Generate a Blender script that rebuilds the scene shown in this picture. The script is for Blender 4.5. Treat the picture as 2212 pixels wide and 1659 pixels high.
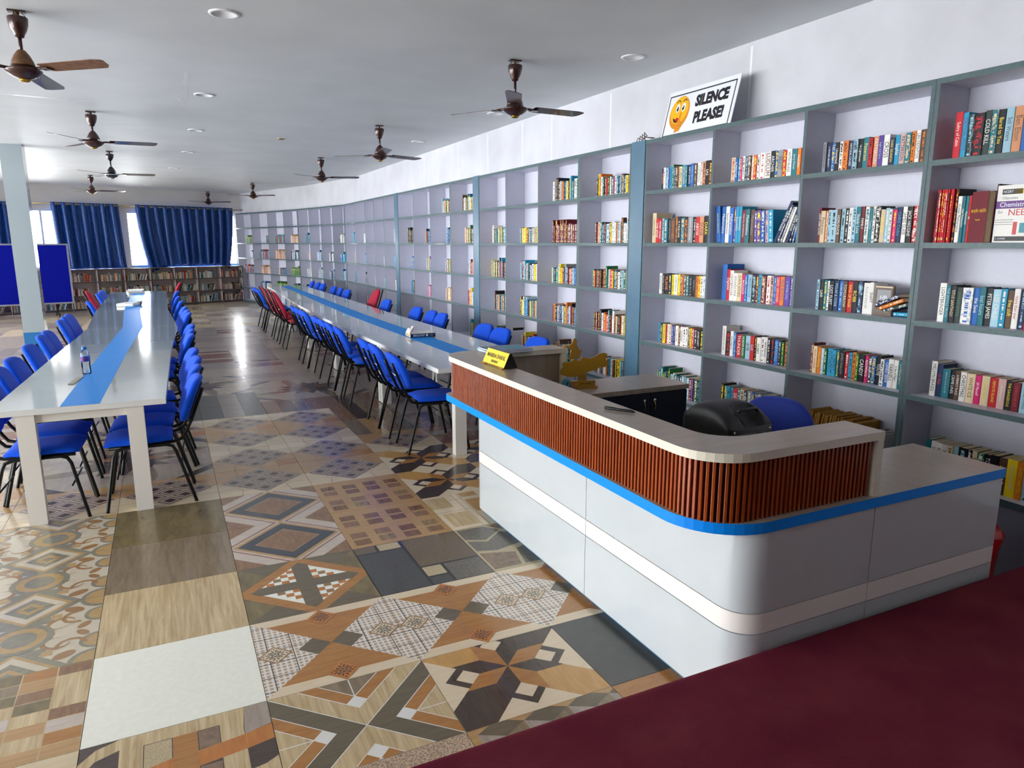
import bpy, math, random
from mathutils import Vector, Matrix, Euler
for o in list(bpy.data.objects): bpy.data.objects.remove(o)
SC = bpy.context.scene
COL = SC.collection
R = math.radians
PI = math.pi
random.seed(7)
# ------------------------------------------------------------------ camera, world, light, exposure
cam_d = bpy.data.cameras.new('camera'); cam = bpy.data.objects.new('camera', cam_d); COL.objects.link(cam)
cam.location = (0, 0, 1.75)
cam.rotation_euler = (R(90 - 11.227), 0, R(-25.86))
cam_d.sensor_width = 36; cam_d.lens = 36 * 1534 / 2212
cam_d.clip_start = .05; cam_d.clip_end = 200
SC.camera = cam
W = bpy.data.worlds.new('daylight'); SC.world = W; W.use_nodes = True
wn = W.node_tree.nodes; wl = W.node_tree.links
# overcast white sky, brighter towards the sun behind the far windows
tcw = wn.new('ShaderNodeTexCoord'); dp = wn.new('ShaderNodeVectorMath'); dp.operation = 'DOT_PRODUCT'
dp.inputs[1].default_value = Vector((.10, .80, .60)).normalized()
mr = wn.new('ShaderNodeMapRange'); mr.inputs['From Min'].default_value = .2; mr.inputs['From Max'].default_value = 1; mr.inputs['To Min'].default_value = 11.0; mr.inputs['To Max'].default_value = 30.0
mr.interpolation_type = 'SMOOTHSTEP'
wl.new(tcw.outputs['Generated'], dp.inputs[0]); wl.new(dp.outputs['Value'], mr.inputs['Value']); wl.new(mr.outputs[0], wn['Background'].inputs[1])
wn['Background'].inputs[0].default_value = (.95, .975, 1.0, 1)
sun_d = bpy.data.lights.new('sun', 'SUN'); sun_d.energy = 5; sun_d.angle = R(1.0); sun_d.color = (1, .95, .86)
sun = bpy.data.objects.new('sun', sun_d); COL.objects.link(sun)
sun.rotation_euler = Vector((-.12, -.80, -.95)).to_track_quat('-Z', 'Y').to_euler()
SC.view_settings.view_transform = 'Standard'; SC.view_settings.look = 'None'
SC.view_settings.exposure = 0.55; SC.view_settings.gamma = 1.0
SC.view_settings.use_curve_mapping = False

def portal(loc, size, rot):
    l = bpy.data.lights.new('window_portal', 'AREA'); l.shape = 'RECTANGLE'; l.size, l.size_y = size
    l.cycles.is_portal = True
    o = bpy.data.objects.new('window_portal', l); COL.objects.link(o); o.location = loc; o.rotation_euler = rot
    return o

# ------------------------------------------------------------------ colours and materials
def hexc(h):
    h = h.lstrip('#'); v = [int(h[i:i+2], 16) / 255 for i in (0, 2, 4)]
    return tuple(c / 12.92 if c <= .04045 else ((c + .055) / 1.055) ** 2.4 for c in v) + (1,)
MATS = {}
def nodes(name):
    m = bpy.data.materials.new(name); m.use_nodes = True
    nt = m.node_tree
    return m, nt.nodes, nt.links, nt.nodes['Principled BSDF']
def pm(name, col, rough=.5, metal=0, coat=0, var=0, bump=0, bscale=60, spec=.5, sheen=0, trans=0, alpha=1, crough=.05):
    """plain material with a little procedural colour variation and relief"""
    m, N, L, b = nodes(name)
    c = hexc(col) if isinstance(col, str) else col
    b.inputs['Base Color'].default_value = c
    b.inputs['Roughness'].default_value = rough; b.inputs['Metallic'].default_value = metal
    b.inputs['Coat Weight'].default_value = coat; b.inputs['Coat Roughness'].default_value = crough
    b.inputs['Specular IOR Level'].default_value = spec
    b.inputs['Sheen Weight'].default_value = sheen
    b.inputs['Transmission Weight'].default_value = trans
    b.inputs['Alpha'].default_value = alpha
    if var or bump:
        t = N.new('ShaderNodeTexCoord'); n = N.new('ShaderNodeTexNoise')
        n.inputs['Scale'].default_value = bscale; n.inputs['Detail'].default_value = 4
        L.new(t.outputs['Object'], n.inputs['Vector'])
        if var:
            r = N.new('ShaderNodeValToRGB'); r.color_ramp.elements[0].position = .3; r.color_ramp.elements[1].position = .7
            r.color_ramp.elements[0].color = tuple(x * (1 - var) for x in c[:3]) + (1,)
            r.color_ramp.elements[1].color = tuple(min(1, x * (1 + var)) for x in c[:3]) + (1,)
            L.new(n.outputs['Fac'], r.inputs[0]); L.new(r.outputs[0], b.inputs['Base Color'])
        if bump:
            bp = N.new('ShaderNodeBump'); bp.inputs['Strength'].default_value = bump; bp.inputs['Distance'].default_value = .004
            L.new(n.outputs['Fac'], bp.inputs['Height']); L.new(bp.outputs[0], b.inputs['Normal'])
    MATS[name] = m
    return m
def wood(name, c1, c2, sc=(3, 40, 40), rough=.35, coat=.0, bump=.05, contrast=.25, crough=.08):
    m, N, L, b = nodes(name)
    t = N.new('ShaderNodeTexCoord'); oi = N.new('ShaderNodeObjectInfo'); va = N.new('ShaderNodeVectorMath'); va.operation = 'MULTIPLY_ADD'
    mp = N.new('ShaderNodeMapping'); mp.inputs['Scale'].default_value = sc
    n = N.new('ShaderNodeTexNoise'); n.inputs['Scale'].default_value = 1; n.inputs['Detail'].default_value = 6; n.inputs['Roughness'].default_value = .6
    n.inputs['Distortion'].default_value = .6
    r = N.new('ShaderNodeValToRGB'); r.color_ramp.elements[0].position = .5 - contrast; r.color_ramp.elements[1].position = .5 + contrast
    r.color_ramp.elements[0].color = hexc(c1); r.color_ramp.elements[1].color = hexc(c2)
    va.inputs[1].default_value = (13, 7, 3)
    L.new(oi.outputs['Random'], va.inputs[0]); L.new(t.outputs['Object'], va.inputs[2])
    L.new(va.outputs[0], mp.inputs['Vector']); L.new(mp.outputs[0], n.inputs['Vector'])
    L.new(n.outputs['Fac'], r.inputs[0]); L.new(r.outputs[0], b.inputs['Base Color'])
    b.inputs['Roughness'].default_value = rough; b.inputs['Coat Weight'].default_value = coat; b.inputs['Coat Roughness'].default_value = crough
    if bump:
        bp = N.new('ShaderNodeBump'); bp.inputs['Strength'].default_value = bump; bp.inputs['Distance'].default_value = .002
        L.new(n.outputs['Fac'], bp.inputs['Height']); L.new(bp.outputs[0], b.inputs['Normal'])
    MATS[name] = m
    return m

pm('wall_paint', '#c9c9cf', .7, var=.06, bump=.25, bscale=3)
pm('ceiling_paint', '#cfd3d4', .55, var=.05, bump=.35, bscale=1.6)
pm('back_paint', '#77706a', .7, var=.04, bscale=3)
pm('far_wall_paint', '#d8d4cc', .7, var=.04, bscale=3)
pm('laminate', '#c8c9d6', .45, var=.02, bscale=30)
pm('laminate_base', '#7b7e90', .5)
pm('edge_paint', '#4a6062', .4, spec=.3, coat=.04, var=.12, bump=.3, bscale=40)
pm('pillar_paint', '#4a6f86', .28, coat=.3, var=.08, bump=.2, bscale=12)
pm('edge_brown', '#4a4040', .4)
pm('laminate_warm', '#cdbfba', .5)
pm('column_grey', '#a9b6bb', .12, coat=.6, bump=.12, bscale=5)
pm('column_blue', '#1f78bb', .2, coat=.5, bump=.1, bscale=5)
pm('gloss_white', '#c9d0d3', .16, coat=.6, var=.02, bump=.03, bscale=6, crough=.04)
pm('band_white', '#f2ede8', .3, coat=.2)
pm('edge_blue', '#008cf5', .4, spec=.3)
pm('plinth_blue', '#4d7896', .4)
pm('joint_dark', '#2b2b2e', .8)
wood('oak_top', '#9d8e80', '#b3a596', (26, 3, 3), .35, .15, .03)
wood('oak_top_y', '#9d8e80', '#b3a596', (3, 26, 3), .35, .15, .03)
wood('oak_panel', '#8f8170', '#ad9d8a', (30, 30, 2), .4, .1, .03)
pm('oak_edge', '#e6e0cd', .35, var=.03)
wood('slat_wood', '#7a2c08', '#b4541a', (60, 60, 5), .32, .35, .06)
pm('slat_back', '#3a0f06', .6)
pm('chair_blue', '#004cd0', .8, sheen=.05, spec=.2, var=.12, bump=.3, bscale=320)
pm('chair_red', '#a81a38', .8, sheen=.05, spec=.2, var=.12, bump=.3, bscale=320)
pm('tube_black', '#050506', .42, spec=.35)
pm('foam_torn', '#b98252', .9)
pm('table_gloss', '#b6c1c5', .08, coat=.4, bump=.015, bscale=5, var=.02, crough=.03)
pm('table_white', '#eef0ee', .3, coat=.2)
pm('table_leg', '#eeeae2', .4)
pm('table_stripe', '#0088e2', .45, coat=.0, spec=.08)
pm('carpet_base', '#5b1226', .95)
pm('fan_brown', '#3a1a14', .3, metal=.25, coat=.5, var=.15, bscale=30)
pm('fan_dusty', '#6e4a2c', .6, var=.35, bscale=25)
pm('fan_black', '#0b1014', .25, coat=.6)
pm('chrome', '#d8dcdf', .1, metal=1)
pm('brass', '#c9a045', .25, metal=1)
pm('rod_gold', '#d2bd83', .3, metal=.8)
pm('lamp_white', '#e6e8e8', .3)
pm('lamp_disc', '#d3d6d6', .4)
pm('window_frame', '#dfe3e4', .3)
pm('sill_blue', '#1990d6', .3)
pm('board_blue', '#04108f', .9, spec=.15, var=.08, bscale=200)
pm('aluminium', '#b9bcc4', .3, metal=.8)
pm('navy', '#0a1528', .35, coat=.2)
pm('speaker_black', '#121315', .45, var=.1, bump=.2, bscale=250)
pm('speaker_face', '#08090a', .35)
pm('black', '#0c0c0d', .4)
pm('ink_black', '#121017', .5)
pm('print_white', '#e9ebf4', .35)
pm('paper', '#f1efe8', .7)
pm('white_plain', '#f4f4f0', .5)
pm('red_plain', '#c21420', .35)
pm('bag_red', '#c4181a', .2, coat=.4, bump=.6, bscale=14, var=.15)
pm('yellow', '#f4cf1c', .35, coat=.2)
pm('face_yellow', '#f0b512', .4)
pm('face_orange', '#dc8a10', .4)
pm('plaque_wood', '#a97d2c', .4, var=.1, bscale=30)
pm('plaque_yellow', '#b98a18', .35, var=.06, bscale=20)
pm('envelope', '#a97a2a', .8, var=.15, bscale=20)
pm('grey_paper', '#a5a29a', .8)
pm('deep_blue', '#1a3a86', .5)
pm('office_blue', '#0a2f9a', .7, sheen=.2, var=.06, bump=.2, bscale=300)
pm('gold_print', '#e9c22a', .4)
pm('purple', '#5c1f78', .4)
pm('label_blue', '#1d6bb8', .3)
pm('teal', '#2b8a9a', .4)
pm('page', '#c9b48e', .8, var=.12, bscale=220)
pm('sky_card', '#ffffff', .5)
pm('brochure', '#3a5a86', .3, var=.3, bscale=18)

# wood and stone prints of the floor tiles (gloss glazed)
G = dict(rough=.26, coat=.35, bump=.03, crough=.10)
wood('t_tan', '#a88050', '#c39c66', (4, 60, 4), **G)
wood('t_pale', '#c9b490', '#dcc9a8', (4, 50, 4), **G)
wood('t_cream', '#d9c4a2', '#e6d5b8', (5, 60, 4), **G)
wood('t_grain', '#a88a5c', '#dec99e', (55, 3, 4), **G)
wood('t_browngrey', '#74624a', '#948266', (40, 4, 4), **G)
wood('t_olive', '#5f5235', '#8d7b50', (16, 5, 4), **G)
wood('t_olive2', '#5e5341', '#75684f', (5, 60, 4), **G)
wood('t_orange', '#a06a30', '#b98244', (8, 50, 4), **G)
wood('t_orange2', '#b06a2c', '#c8833e', (50, 8, 4), **G)
wood('t_brown', '#77543a', '#9a7450', (40, 10, 4), **G)
wood('t_red', '#7d4c36', '#976246', (8, 50, 4), **G)
wood('t_dark', '#382c22', '#524234', (50, 8, 4), **G)
wood('t_plum', '#40322c', '#5a4a40', (10, 60, 4), **G)
wood('t_greywood', '#958678', '#b3a496', (40, 8, 4), **G)
wood('t_palegrey', '#b9a89a', '#d2c4b6', (8, 50, 4), **G)
wood('t_gold', '#b98a4a', '#d0a25e', (50, 8, 4), **G)
wood('t_walnut', '#64401f', '#90663a', (50, 10, 4), **G)
wood('t_walnut2', '#735636', '#a68a5c', (50, 10, 4), **G)
GF = dict(rough=.36, coat=.45, bump=.12, crough=.2)
wood('t_far1', '#8d7f70', '#aa9c8c', (4, 30, 4), **GF)
wood('t_far2', '#7a6d60', '#9b8e80', (4, 30, 4), **GF)
wood('t_far3', '#968874', '#b4a690', (30, 4, 4), **GF)
pm('t_navy', '#33383f', .25, coat=.5, var=.12, bscale=60, crough=.1)
pm('t_white', '#f4f4e6', .25, coat=.5, var=.03, bscale=40, crough=.1)
pm('t_white2', '#e6e4dd', .3, coat=.4, crough=.1)
pm('t_slate', '#4d4b45', .35, coat=.3, var=.14, bscale=14, crough=.15)
pm('t_stone_dark', '#4b4a48', .4, coat=.3, var=.4, bscale=130)
pm('t_stone_brown', '#6d5d48', .4, coat=.3, var=.35, bscale=120)
pm('t_stone_cream', '#b9a884', .4, coat=.3, var=.25, bscale=130)
pm('t_stone_grey', '#6b655a', .4, coat=.3, var=.3, bscale=60)
pm('t_stone_tan', '#836b55', .4, coat=.3, var=.35, bscale=30)
pm('t_pebble', '#b39a80', .4, coat=.2, var=.75, bscale=160)
pm('t_ring', '#694e40', .3, coat=.25, crough=.1)
pm('t_ring_pale', '#b5a48e', .3, coat=.25, crough=.1)
pm('t_core', '#3a2a22', .3, coat=.25, crough=.1)
pm('t_ink', '#26201c', .3, coat=.4)
pm('t_oval_tan', '#b3935f', .25, coat=.5, var=.1, bscale=30, crough=.1)
pm('t_oval_grey', '#86806c', .25, coat=.5, var=.12, bscale=30, crough=.1)
pm('t_base_orn', '#c9bca4', .25, coat=.5, var=.06, bscale=20, crough=.1)
pm('t_caramel', '#9a7448', .25, coat=.5, var=.08, bscale=40, crough=.1)
pm('grout', '#6e6254', .8, var=.2, bscale=30)

def leaf_material():
    m, N, L, b = nodes('t_leaf')
    t = N.new('ShaderNodeTexCoord'); sp = N.new('ShaderNodeSeparateXYZ'); L.new(t.outputs['Object'], sp.inputs[0])
    def mth(op, a, bb=None):
        n = N.new('ShaderNodeMath'); n.operation = op
        for i, v in enumerate((a, bb)):
            if v is None: continue
            if isinstance(v, (int, float)): n.inputs[i].default_value = v
            else: L.new(v, n.inputs[i])
        return n.outputs[0]
    k = 2 * PI / .046
    sx = mth('SINE', mth('MULTIPLY', sp.outputs[0], k)); sy = mth('SINE', mth('MULTIPLY', sp.outputs[1], k))
    d = mth('GREATER_THAN', mth('ABSOLUTE', mth('MULTIPLY', sx, sy)), .5)
    g1 = mth('ABSOLUTE', mth('SUBTRACT', mth('FRACT', mth('MULTIPLY', mth('ADD', sp.outputs[0], 5), 1 / .104)), .5))
    g2 = mth('ABSOLUTE', mth('SUBTRACT', mth('FRACT', mth('MULTIPLY', mth('ADD', sp.outputs[1], 5), 1 / .104)), .5))
    gl = mth('LESS_THAN', mth('MINIMUM', g1, g2), .018)
    mx = N.new('ShaderNodeMix'); mx.data_type = 'RGBA'; mx.inputs[6].default_value = hexc('#e2ded6'); mx.inputs[7].default_value = hexc('#b9997a')
    L.new(d, mx.inputs[0])
    m2 = N.new('ShaderNodeMix'); m2.data_type = 'RGBA'; m2.inputs[7].default_value = hexc('#3a322c')
    L.new(gl, m2.inputs[0]); L.new(mx.outputs[2], m2.inputs[6]); L.new(m2.outputs[2], b.inputs['Base Color'])
    b.inputs['Roughness'].default_value = .25; b.inputs['Coat Weight'].default_value = .5; b.inputs['Coat Roughness'].default_value = .1
    MATS['t_leaf'] = m
leaf_material()

def carpet_material():
    m, N, L, b = nodes('carpet')
    t = N.new('ShaderNodeTexCoord')
    n1 = N.new('ShaderNodeTexNoise'); n1.inputs['Scale'].default_value = 420; n1.inputs['Detail'].default_value = 2
    n2 = N.new('ShaderNodeTexNoise'); n2.inputs['Scale'].default_value = 3.2; n2.inputs['Detail'].default_value = 6
    n3 = N.new('ShaderNodeTexNoise'); n3.inputs['Scale'].default_value = 5; n3.inputs['Detail'].default_value = 1
    w = N.new('ShaderNodeTexWave'); w.inputs['Scale'].default_value = 26; w.inputs['Distortion'].default_value = 1.5; w.bands_direction = 'DIAGONAL'
    for n in (n1, n2, n3, w): L.new(t.outputs['Object'], n.inputs['Vector'])
    r = N.new('ShaderNodeValToRGB'); r.color_ramp.elements[0].position = .3; r.color_ramp.elements[1].position = .72
    r.color_ramp.elements[0].color = hexc('#6e1533'); r.color_ramp.elements[1].color = hexc('#84323c')
    L.new(n2.outputs['Fac'], r.inputs[0]); L.new(r.outputs[0], b.inputs['Base Color'])
    b.inputs['Roughness'].default_value = .95; b.inputs['Specular IOR Level'].default_value = .15; b.inputs['Sheen Weight'].default_value = .0
    th = N.new('ShaderNodeMath'); th.operation = 'GREATER_THAN'; th.inputs[1].default_value = .64; L.new(n3.outputs['Fac'], th.inputs[0])
    mu = N.new('ShaderNodeMath'); mu.operation = 'MULTIPLY'; L.new(th.outputs[0], mu.inputs[0]); L.new(w.outputs['Fac'], mu.inputs[1])
    ad = N.new('ShaderNodeMath'); ad.operation = 'MULTIPLY_ADD'; ad.inputs[1].default_value = .7; L.new(mu.outputs[0], ad.inputs[0]); L.new(n1.outputs['Fac'], ad.inputs[2])
    bp = N.new('ShaderNodeBump'); bp.inputs['Strength'].default_value = 1.0; bp.inputs['Distance'].default_value = .008
    L.new(ad.outputs[0], bp.inputs['Height']); L.new(bp.outputs[0], b.inputs['Normal'])
    MATS['carpet'] = m
carpet_material()

def curtain_material():
    m, N, L, b = nodes('curtain_cloth')
    t = N.new('ShaderNodeTexCoord')
    n = N.new('ShaderNodeTexVoronoi'); n.inputs['Scale'].default_value = 38
    n2 = N.new('ShaderNodeTexNoise'); n2.inputs['Scale'].default_value = 50
    mp = N.new('ShaderNodeMapping'); mp.inputs['Scale'].default_value = (1, 1, 1.4)
    L.new(t.outputs['UV'], mp.inputs['Vector']); L.new(mp.outputs[0], n.inputs['Vector']); L.new(mp.outputs[0], n2.inputs['Vector'])
    ml = N.new('ShaderNodeMath'); ml.operation = 'MULTIPLY'; L.new(n.outputs['Distance'], ml.inputs[0]); L.new(n2.outputs['Fac'], ml.inputs[1])
    r = N.new('ShaderNodeValToRGB'); r.color_ramp.elements[0].position = .12; r.color_ramp.elements[1].position = .22
    r.color_ramp.elements[0].color = hexc('#071c46'); r.color_ramp.elements[1].color = hexc('#1850a0')
    L.new(ml.outputs[0], r.inputs[0]); L.new(r.outputs[0], b.inputs['Base Color'])
    b.inputs['Roughness'].default_value = .42; b.inputs['Sheen Weight'].default_value = .05
    tr = N.new('ShaderNodeBsdfTranslucent'); L.new(r.outputs[0], tr.inputs[0])
    ms = N.new('ShaderNodeMixShader'); ms.inputs[0].default_value = .05
    L.new(b.outputs[0], ms.inputs[1]); L.new(tr.outputs[0], ms.inputs[2]); L.new(ms.outputs[0], N['Material Output'].inputs[0])
    MATS['curtain_cloth'] = m
curtain_material()

def glass_material(name, tint=(1, 1, 1, 1), gloss=.06):
    m, N, L, b = nodes(name); N.remove(b)
    tr = N.new('ShaderNodeBsdfTransparent'); tr.inputs[0].default_value = tint
    gl = N.new('ShaderNodeBsdfGlossy'); gl.inputs['Roughness'].default_value = .03
    lw = N.new('ShaderNodeFresnel'); lw.inputs[0].default_value = 1.45
    ms = N.new('ShaderNodeMixShader'); L.new(lw.outputs[0], ms.inputs[0]); L.new(tr.outputs[0], ms.inputs[1]); L.new(gl.outputs[0], ms.inputs[2])
    L.new(ms.outputs[0], N['Material Output'].inputs[0]); MATS[name] = m
glass_material('pane_glass')
glass_material('bottle_plastic', (.93, .96, 1, 1))

def book_material():
    m, N, L, b = nodes('book_cover')
    def mth(op, a, bb=None, cc=None):
        n = N.new('ShaderNodeMath'); n.operation = op
        for i, v in enumerate((a, bb, cc)):
            if v is None: continue
            if isinstance(v, (int, float)): n.inputs[i].default_value = v
            else: L.new(v, n.inputs[i])
        return n.outputs[0]
    ca = N.new('ShaderNodeAttribute'); ca.attribute_name = 'cover'
    ia = N.new('ShaderNodeAttribute'); ia.attribute_name = 'ink'
    uv = N.new('ShaderNodeUVMap'); uv.uv_map = 'spine'
    sp = N.new('ShaderNodeSeparateXYZ'); L.new(uv.outputs[0], sp.inputs[0])
    U, V = sp.outputs[0], sp.outputs[1]
    seed = mth('FLOOR', U); u = mth('FRACT', U)
    wn1 = N.new('ShaderNodeTexWhiteNoise'); wn1.noise_dimensions = '3D'
    cb = N.new('ShaderNodeCombineXYZ'); L.new(mth('FLOOR', mth('MULTIPLY', V, 62)), cb.inputs[0]); L.new(mth('FLOOR', mth('MULTIPLY', u, 3)), cb.inputs[1]); L.new(seed, cb.inputs[2])
    L.new(cb.outputs[0], wn1.inputs['Vector'])
    glyph = mth('GREATER_THAN', wn1.outputs['Value'], .42)
    ws = N.new('ShaderNodeTexWhiteNoise'); ws.noise_dimensions = '1D'; L.new(seed, ws.inputs['W'])
    s = ws.outputs['Value']
    half = mth('MULTIPLY_ADD', s, .14, .16)
    inu = mth('LESS_THAN', mth('ABSOLUTE', mth('SUBTRACT', u, .5)), half)
    a0 = mth('MULTIPLY_ADD', s, .25, .45)
    b1 = mth('MULTIPLY', mth('GREATER_THAN', V, a0), mth('LESS_THAN', V, .93))
    b2 = mth('MULTIPLY', mth('GREATER_THAN', V, .2), mth('LESS_THAN', V, mth('SUBTRACT', a0, .07)))
    nar = mth('LESS_THAN', mth('ABSOLUTE', mth('SUBTRACT', u, .5)), mth('MULTIPLY', half, .6))
    txt = mth('MAXIMUM', mth('MULTIPLY', inu, b1), mth('MULTIPLY', nar, b2))
    emb = mth('MULTIPLY', mth('MULTIPLY', mth('GREATER_THAN', V, .05), mth('LESS_THAN', V, .10)), mth('LESS_THAN', mth('ABSOLUTE', mth('SUBTRACT', u, .5)), .22))
    ink = mth('MAXIMUM', mth('MULTIPLY', txt, glyph), emb)
    # printed artwork: a soft second tone on part of the spine
    nz = N.new('ShaderNodeTexNoise'); nz.inputs['Scale'].default_value = 3
    cv = N.new('ShaderNodeCombineXYZ'); L.new(u, cv.inputs[0]); L.new(mth('MULTIPLY', V, 3), cv.inputs[1]); L.new(mth('MULTIPLY', seed, 7.3), cv.inputs[2]); L.new(cv.outputs[0], nz.inputs['Vector'])
    art = mth('MULTIPLY', mth('GREATER_THAN', nz.outputs['Fac'], .58), mth('MULTIPLY', mth('GREATER_THAN', s, .5), .45))
    live = mth('GREATER_THAN', V, .001)
    m1 = N.new('ShaderNodeMix'); m1.data_type = 'RGBA'; L.new(mth('MULTIPLY', art, live), m1.inputs[0]); L.new(ca.outputs['Color'], m1.inputs[6]); L.new(ia.outputs['Color'], m1.inputs[7])
    m2 = N.new('ShaderNodeMix'); m2.data_type = 'RGBA'; L.new(mth('MULTIPLY', ink, live), m2.inputs[0]); L.new(m1.outputs[2], m2.inputs[6]); L.new(ia.outputs['Color'], m2.inputs[7])
    L.new(m2.outputs[2], b.inputs['Base Color'])
    b.inputs['Roughness'].default_value = .45; b.inputs['Specular IOR Level'].default_value = .25
    MATS['book_cover'] = m
book_material()

# ------------------------------------------------------------------ mesh helpers
class MB:
    def __init__(s): s.v = []; s.f = []; s.m = []; s.sm = []; s.mats = []; s.M = Matrix()
    def mi(s, name):
        if name not in s.mats: s.mats.append(name)
        return s.mats.index(name)
    def add(s, verts, faces, mat, smooth=False):
        b = len(s.v); s.v += [tuple(s.M @ Vector(p)) for p in verts]; k = s.mi(mat)
        for f in faces: s.f.append(tuple(i + b for i in f)); s.m.append(k); s.sm.append(smooth)
        return s
    def box(s, x0, x1, y0, y1, z0, z1, mat, front=None, top=None, other=None):
        v = [(x0,y0,z0),(x1,y0,z0),(x1,y1,z0),(x0,y1,z0),(x0,y0,z1),(x1,y0,z1),(x1,y1,z1),(x0,y1,z1)]
        F = [((0,3,2,1),mat),((4,5,6,7),top or mat),((0,1,5,4),front or mat),((2,3,7,6),mat),((1,2,6,5),mat),((3,0,4,7),mat)]
        b = len(s.v); s.v += [tuple(s.M @ Vector(p)) for p in v]
        for f, mm in F: s.f.append(tuple(i + b for i in f)); s.m.append(s.mi(mm)); s.sm.append(False)
        return s
    def rbox(s, x0, x1, y0, y1, z0, z1, r, mat, n=2, smooth=True):
        """box with rounded edges (superellipsoid-like grid)"""
        cx, cy, cz = (x0+x1)/2, (y0+y1)/2, (z0+z1)/2; hx, hy, hz = (x1-x0)/2, (y1-y0)/2, (z1-z0)/2
        r = min(r, hx*.99, hy*.99, hz*.99); ang = [i*(PI/2)/n for i in range(n+1)]
        rings = []
        lat = [(-PI/2 + a) for a in ang] + [a for a in ang]
        half = len(ang)
        for li, la in enumerate(lat):
            zc = (cz - hz + r) if li < half else (cz + hz - r)
            z = zc + r*math.sin(la); rr = r*math.cos(la); ring = []
            for q, (sx, sy) in enumerate(((1,1),(-1,1),(-1,-1),(1,-1))):
                for a in ang:
                    aa = a + q*PI/2
                    ring.append((cx + sx*(hx-r) + rr*math.cos(aa), cy + sy*(hy-r) + rr*math.sin(aa), z))
            rings.append(ring)
        V = [p for rg in rings for p in rg]; k = len(rings[0]); F = []
        for i in range(len(rings)-1):
            for j in range(k): F.append((i*k+j, i*k+(j+1)%k, (i+1)*k+(j+1)%k, (i+1)*k+j))
        F.append(tuple(range(k-1, -1, -1))); F.append(tuple((len(rings)-1)*k + j for j in range(k)))
        return s.add(V, F, mat, smooth)
    def prism(s, pts, z0, z1, mat, side=None, bottom=True, top=True):
        n = len(pts); V = [(x,y,z0) for x,y in pts] + [(x,y,z1) for x,y in pts]
        s.add(V, [(i,(i+1)%n,n+(i+1)%n,n+i) for i in range(n)], side or mat)
        if top: s.add([(x,y,z1) for x,y in pts], [tuple(range(n))], mat)
        if bottom: s.add([(x,y,z0) for x,y in pts], [tuple(range(n-1,-1,-1))], mat)
        return s
    def tube(s, pts, r, mat, n=8, cap=True, smooth=True):
        pts = [Vector(p) for p in pts]; rings = []; up = None
        for i, p in enumerate(pts):
            if i == 0: d = pts[1]-p
            elif i == len(pts)-1: d = p-pts[i-1]
            else: d = (pts[i+1]-p).normalized() + (p-pts[i-1]).normalized()
            d.normalize()
            if up is None: up = Vector((0,0,1)) if abs(d.z) < .9 else Vector((1,0,0))
            a = d.cross(up); a.normalize(); bb = a.cross(d); bb.normalize(); up = bb
            rr = r[i] if isinstance(r, (list, tuple)) else r
            rings.append([p + a*(rr*math.cos(2*PI*k/n)) + bb*(rr*math.sin(2*PI*k/n)) for k in range(n)])
        V = [p for g in rings for p in g]; F = []
        for i in range(len(rings)-1):
            for k in range(n): F.append((i*n+k, (i+1)*n+k, (i+1)*n+(k+1)%n, i*n+(k+1)%n))
        if cap: F.append(tuple(range(n))); F.append(tuple((len(rings)-1)*n+k for k in range(n-1,-1,-1)))
        return s.add(V, F, mat, smooth)
    def lathe(s, prof, mat, n=24, smooth=True, cx=0, cy=0):
        V = []; F = []
        for r, z in prof:
            for k in range(n): V.append((cx + r*math.cos(2*PI*k/n), cy + r*math.sin(2*PI*k/n), z))
        for i in range(len(prof)-1):
            for k in range(n): F.append((i*n+k, i*n+(k+1)%n, (i+1)*n+(k+1)%n, (i+1)*n+k))
        if prof[0][0] > 1e-4: F.append(tuple(range(n-1,-1,-1)))
        if prof[-1][0] > 1e-4: F.append(tuple((len(prof)-1)*n+k for k in range(n)))
        return s.add(V, F, mat, smooth)
    def mesh(s, name):
        me = bpy.data.meshes.new(name); me.from_pydata(s.v, [], s.f)
        for k in s.mats: me.materials.append(MATS[k])
        me.polygons.foreach_set('material_index', s.m); me.polygons.foreach_set('use_smooth', s.sm)
        me.update(); return me
    def build(s, name, parent=None, loc=None, rot=None):
        return obj(name, s.mesh(name), parent, loc, rot)
def obj(name, data, parent=None, loc=None, rot=None):
    o = bpy.data.objects.new(name, data); COL.objects.link(o)
    if loc is not None: o.location = loc
    if rot is not None: o.rotation_euler = rot
    if parent is not None: o.parent = parent
    return o
LABELS = {}
def tag(o, label, cat, group=None, kind=None):
    o['label'] = label; o['category'] = cat
    if group: o['group'] = group
    if kind: o['kind'] = kind
    return o
def thing(name, label, cat, loc=(0,0,0), rz=0, group=None):
    o = bpy.data.objects.new(name, None); COL.objects.link(o); o.empty_display_size = .1
    o.location = loc; o.rotation_euler = (0, 0, rz)
    return tag(o, label, cat, group)
def struct(o, label=None):
    o['kind'] = 'structure'
    if label: o['label'] = label
    return o
def dup(root, loc, rz, label, group=None, name=None):
    r = root.copy(); COL.objects.link(r); r.location = loc; r.rotation_euler = (0, 0, rz); r['label'] = label
    if group: r['group'] = group
    for ch in list(root.children):
        c = ch.copy(); COL.objects.link(c); c.parent = r
        for g in list(ch.children):
            d = g.copy(); COL.objects.link(d); d.parent = c
    return r
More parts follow.
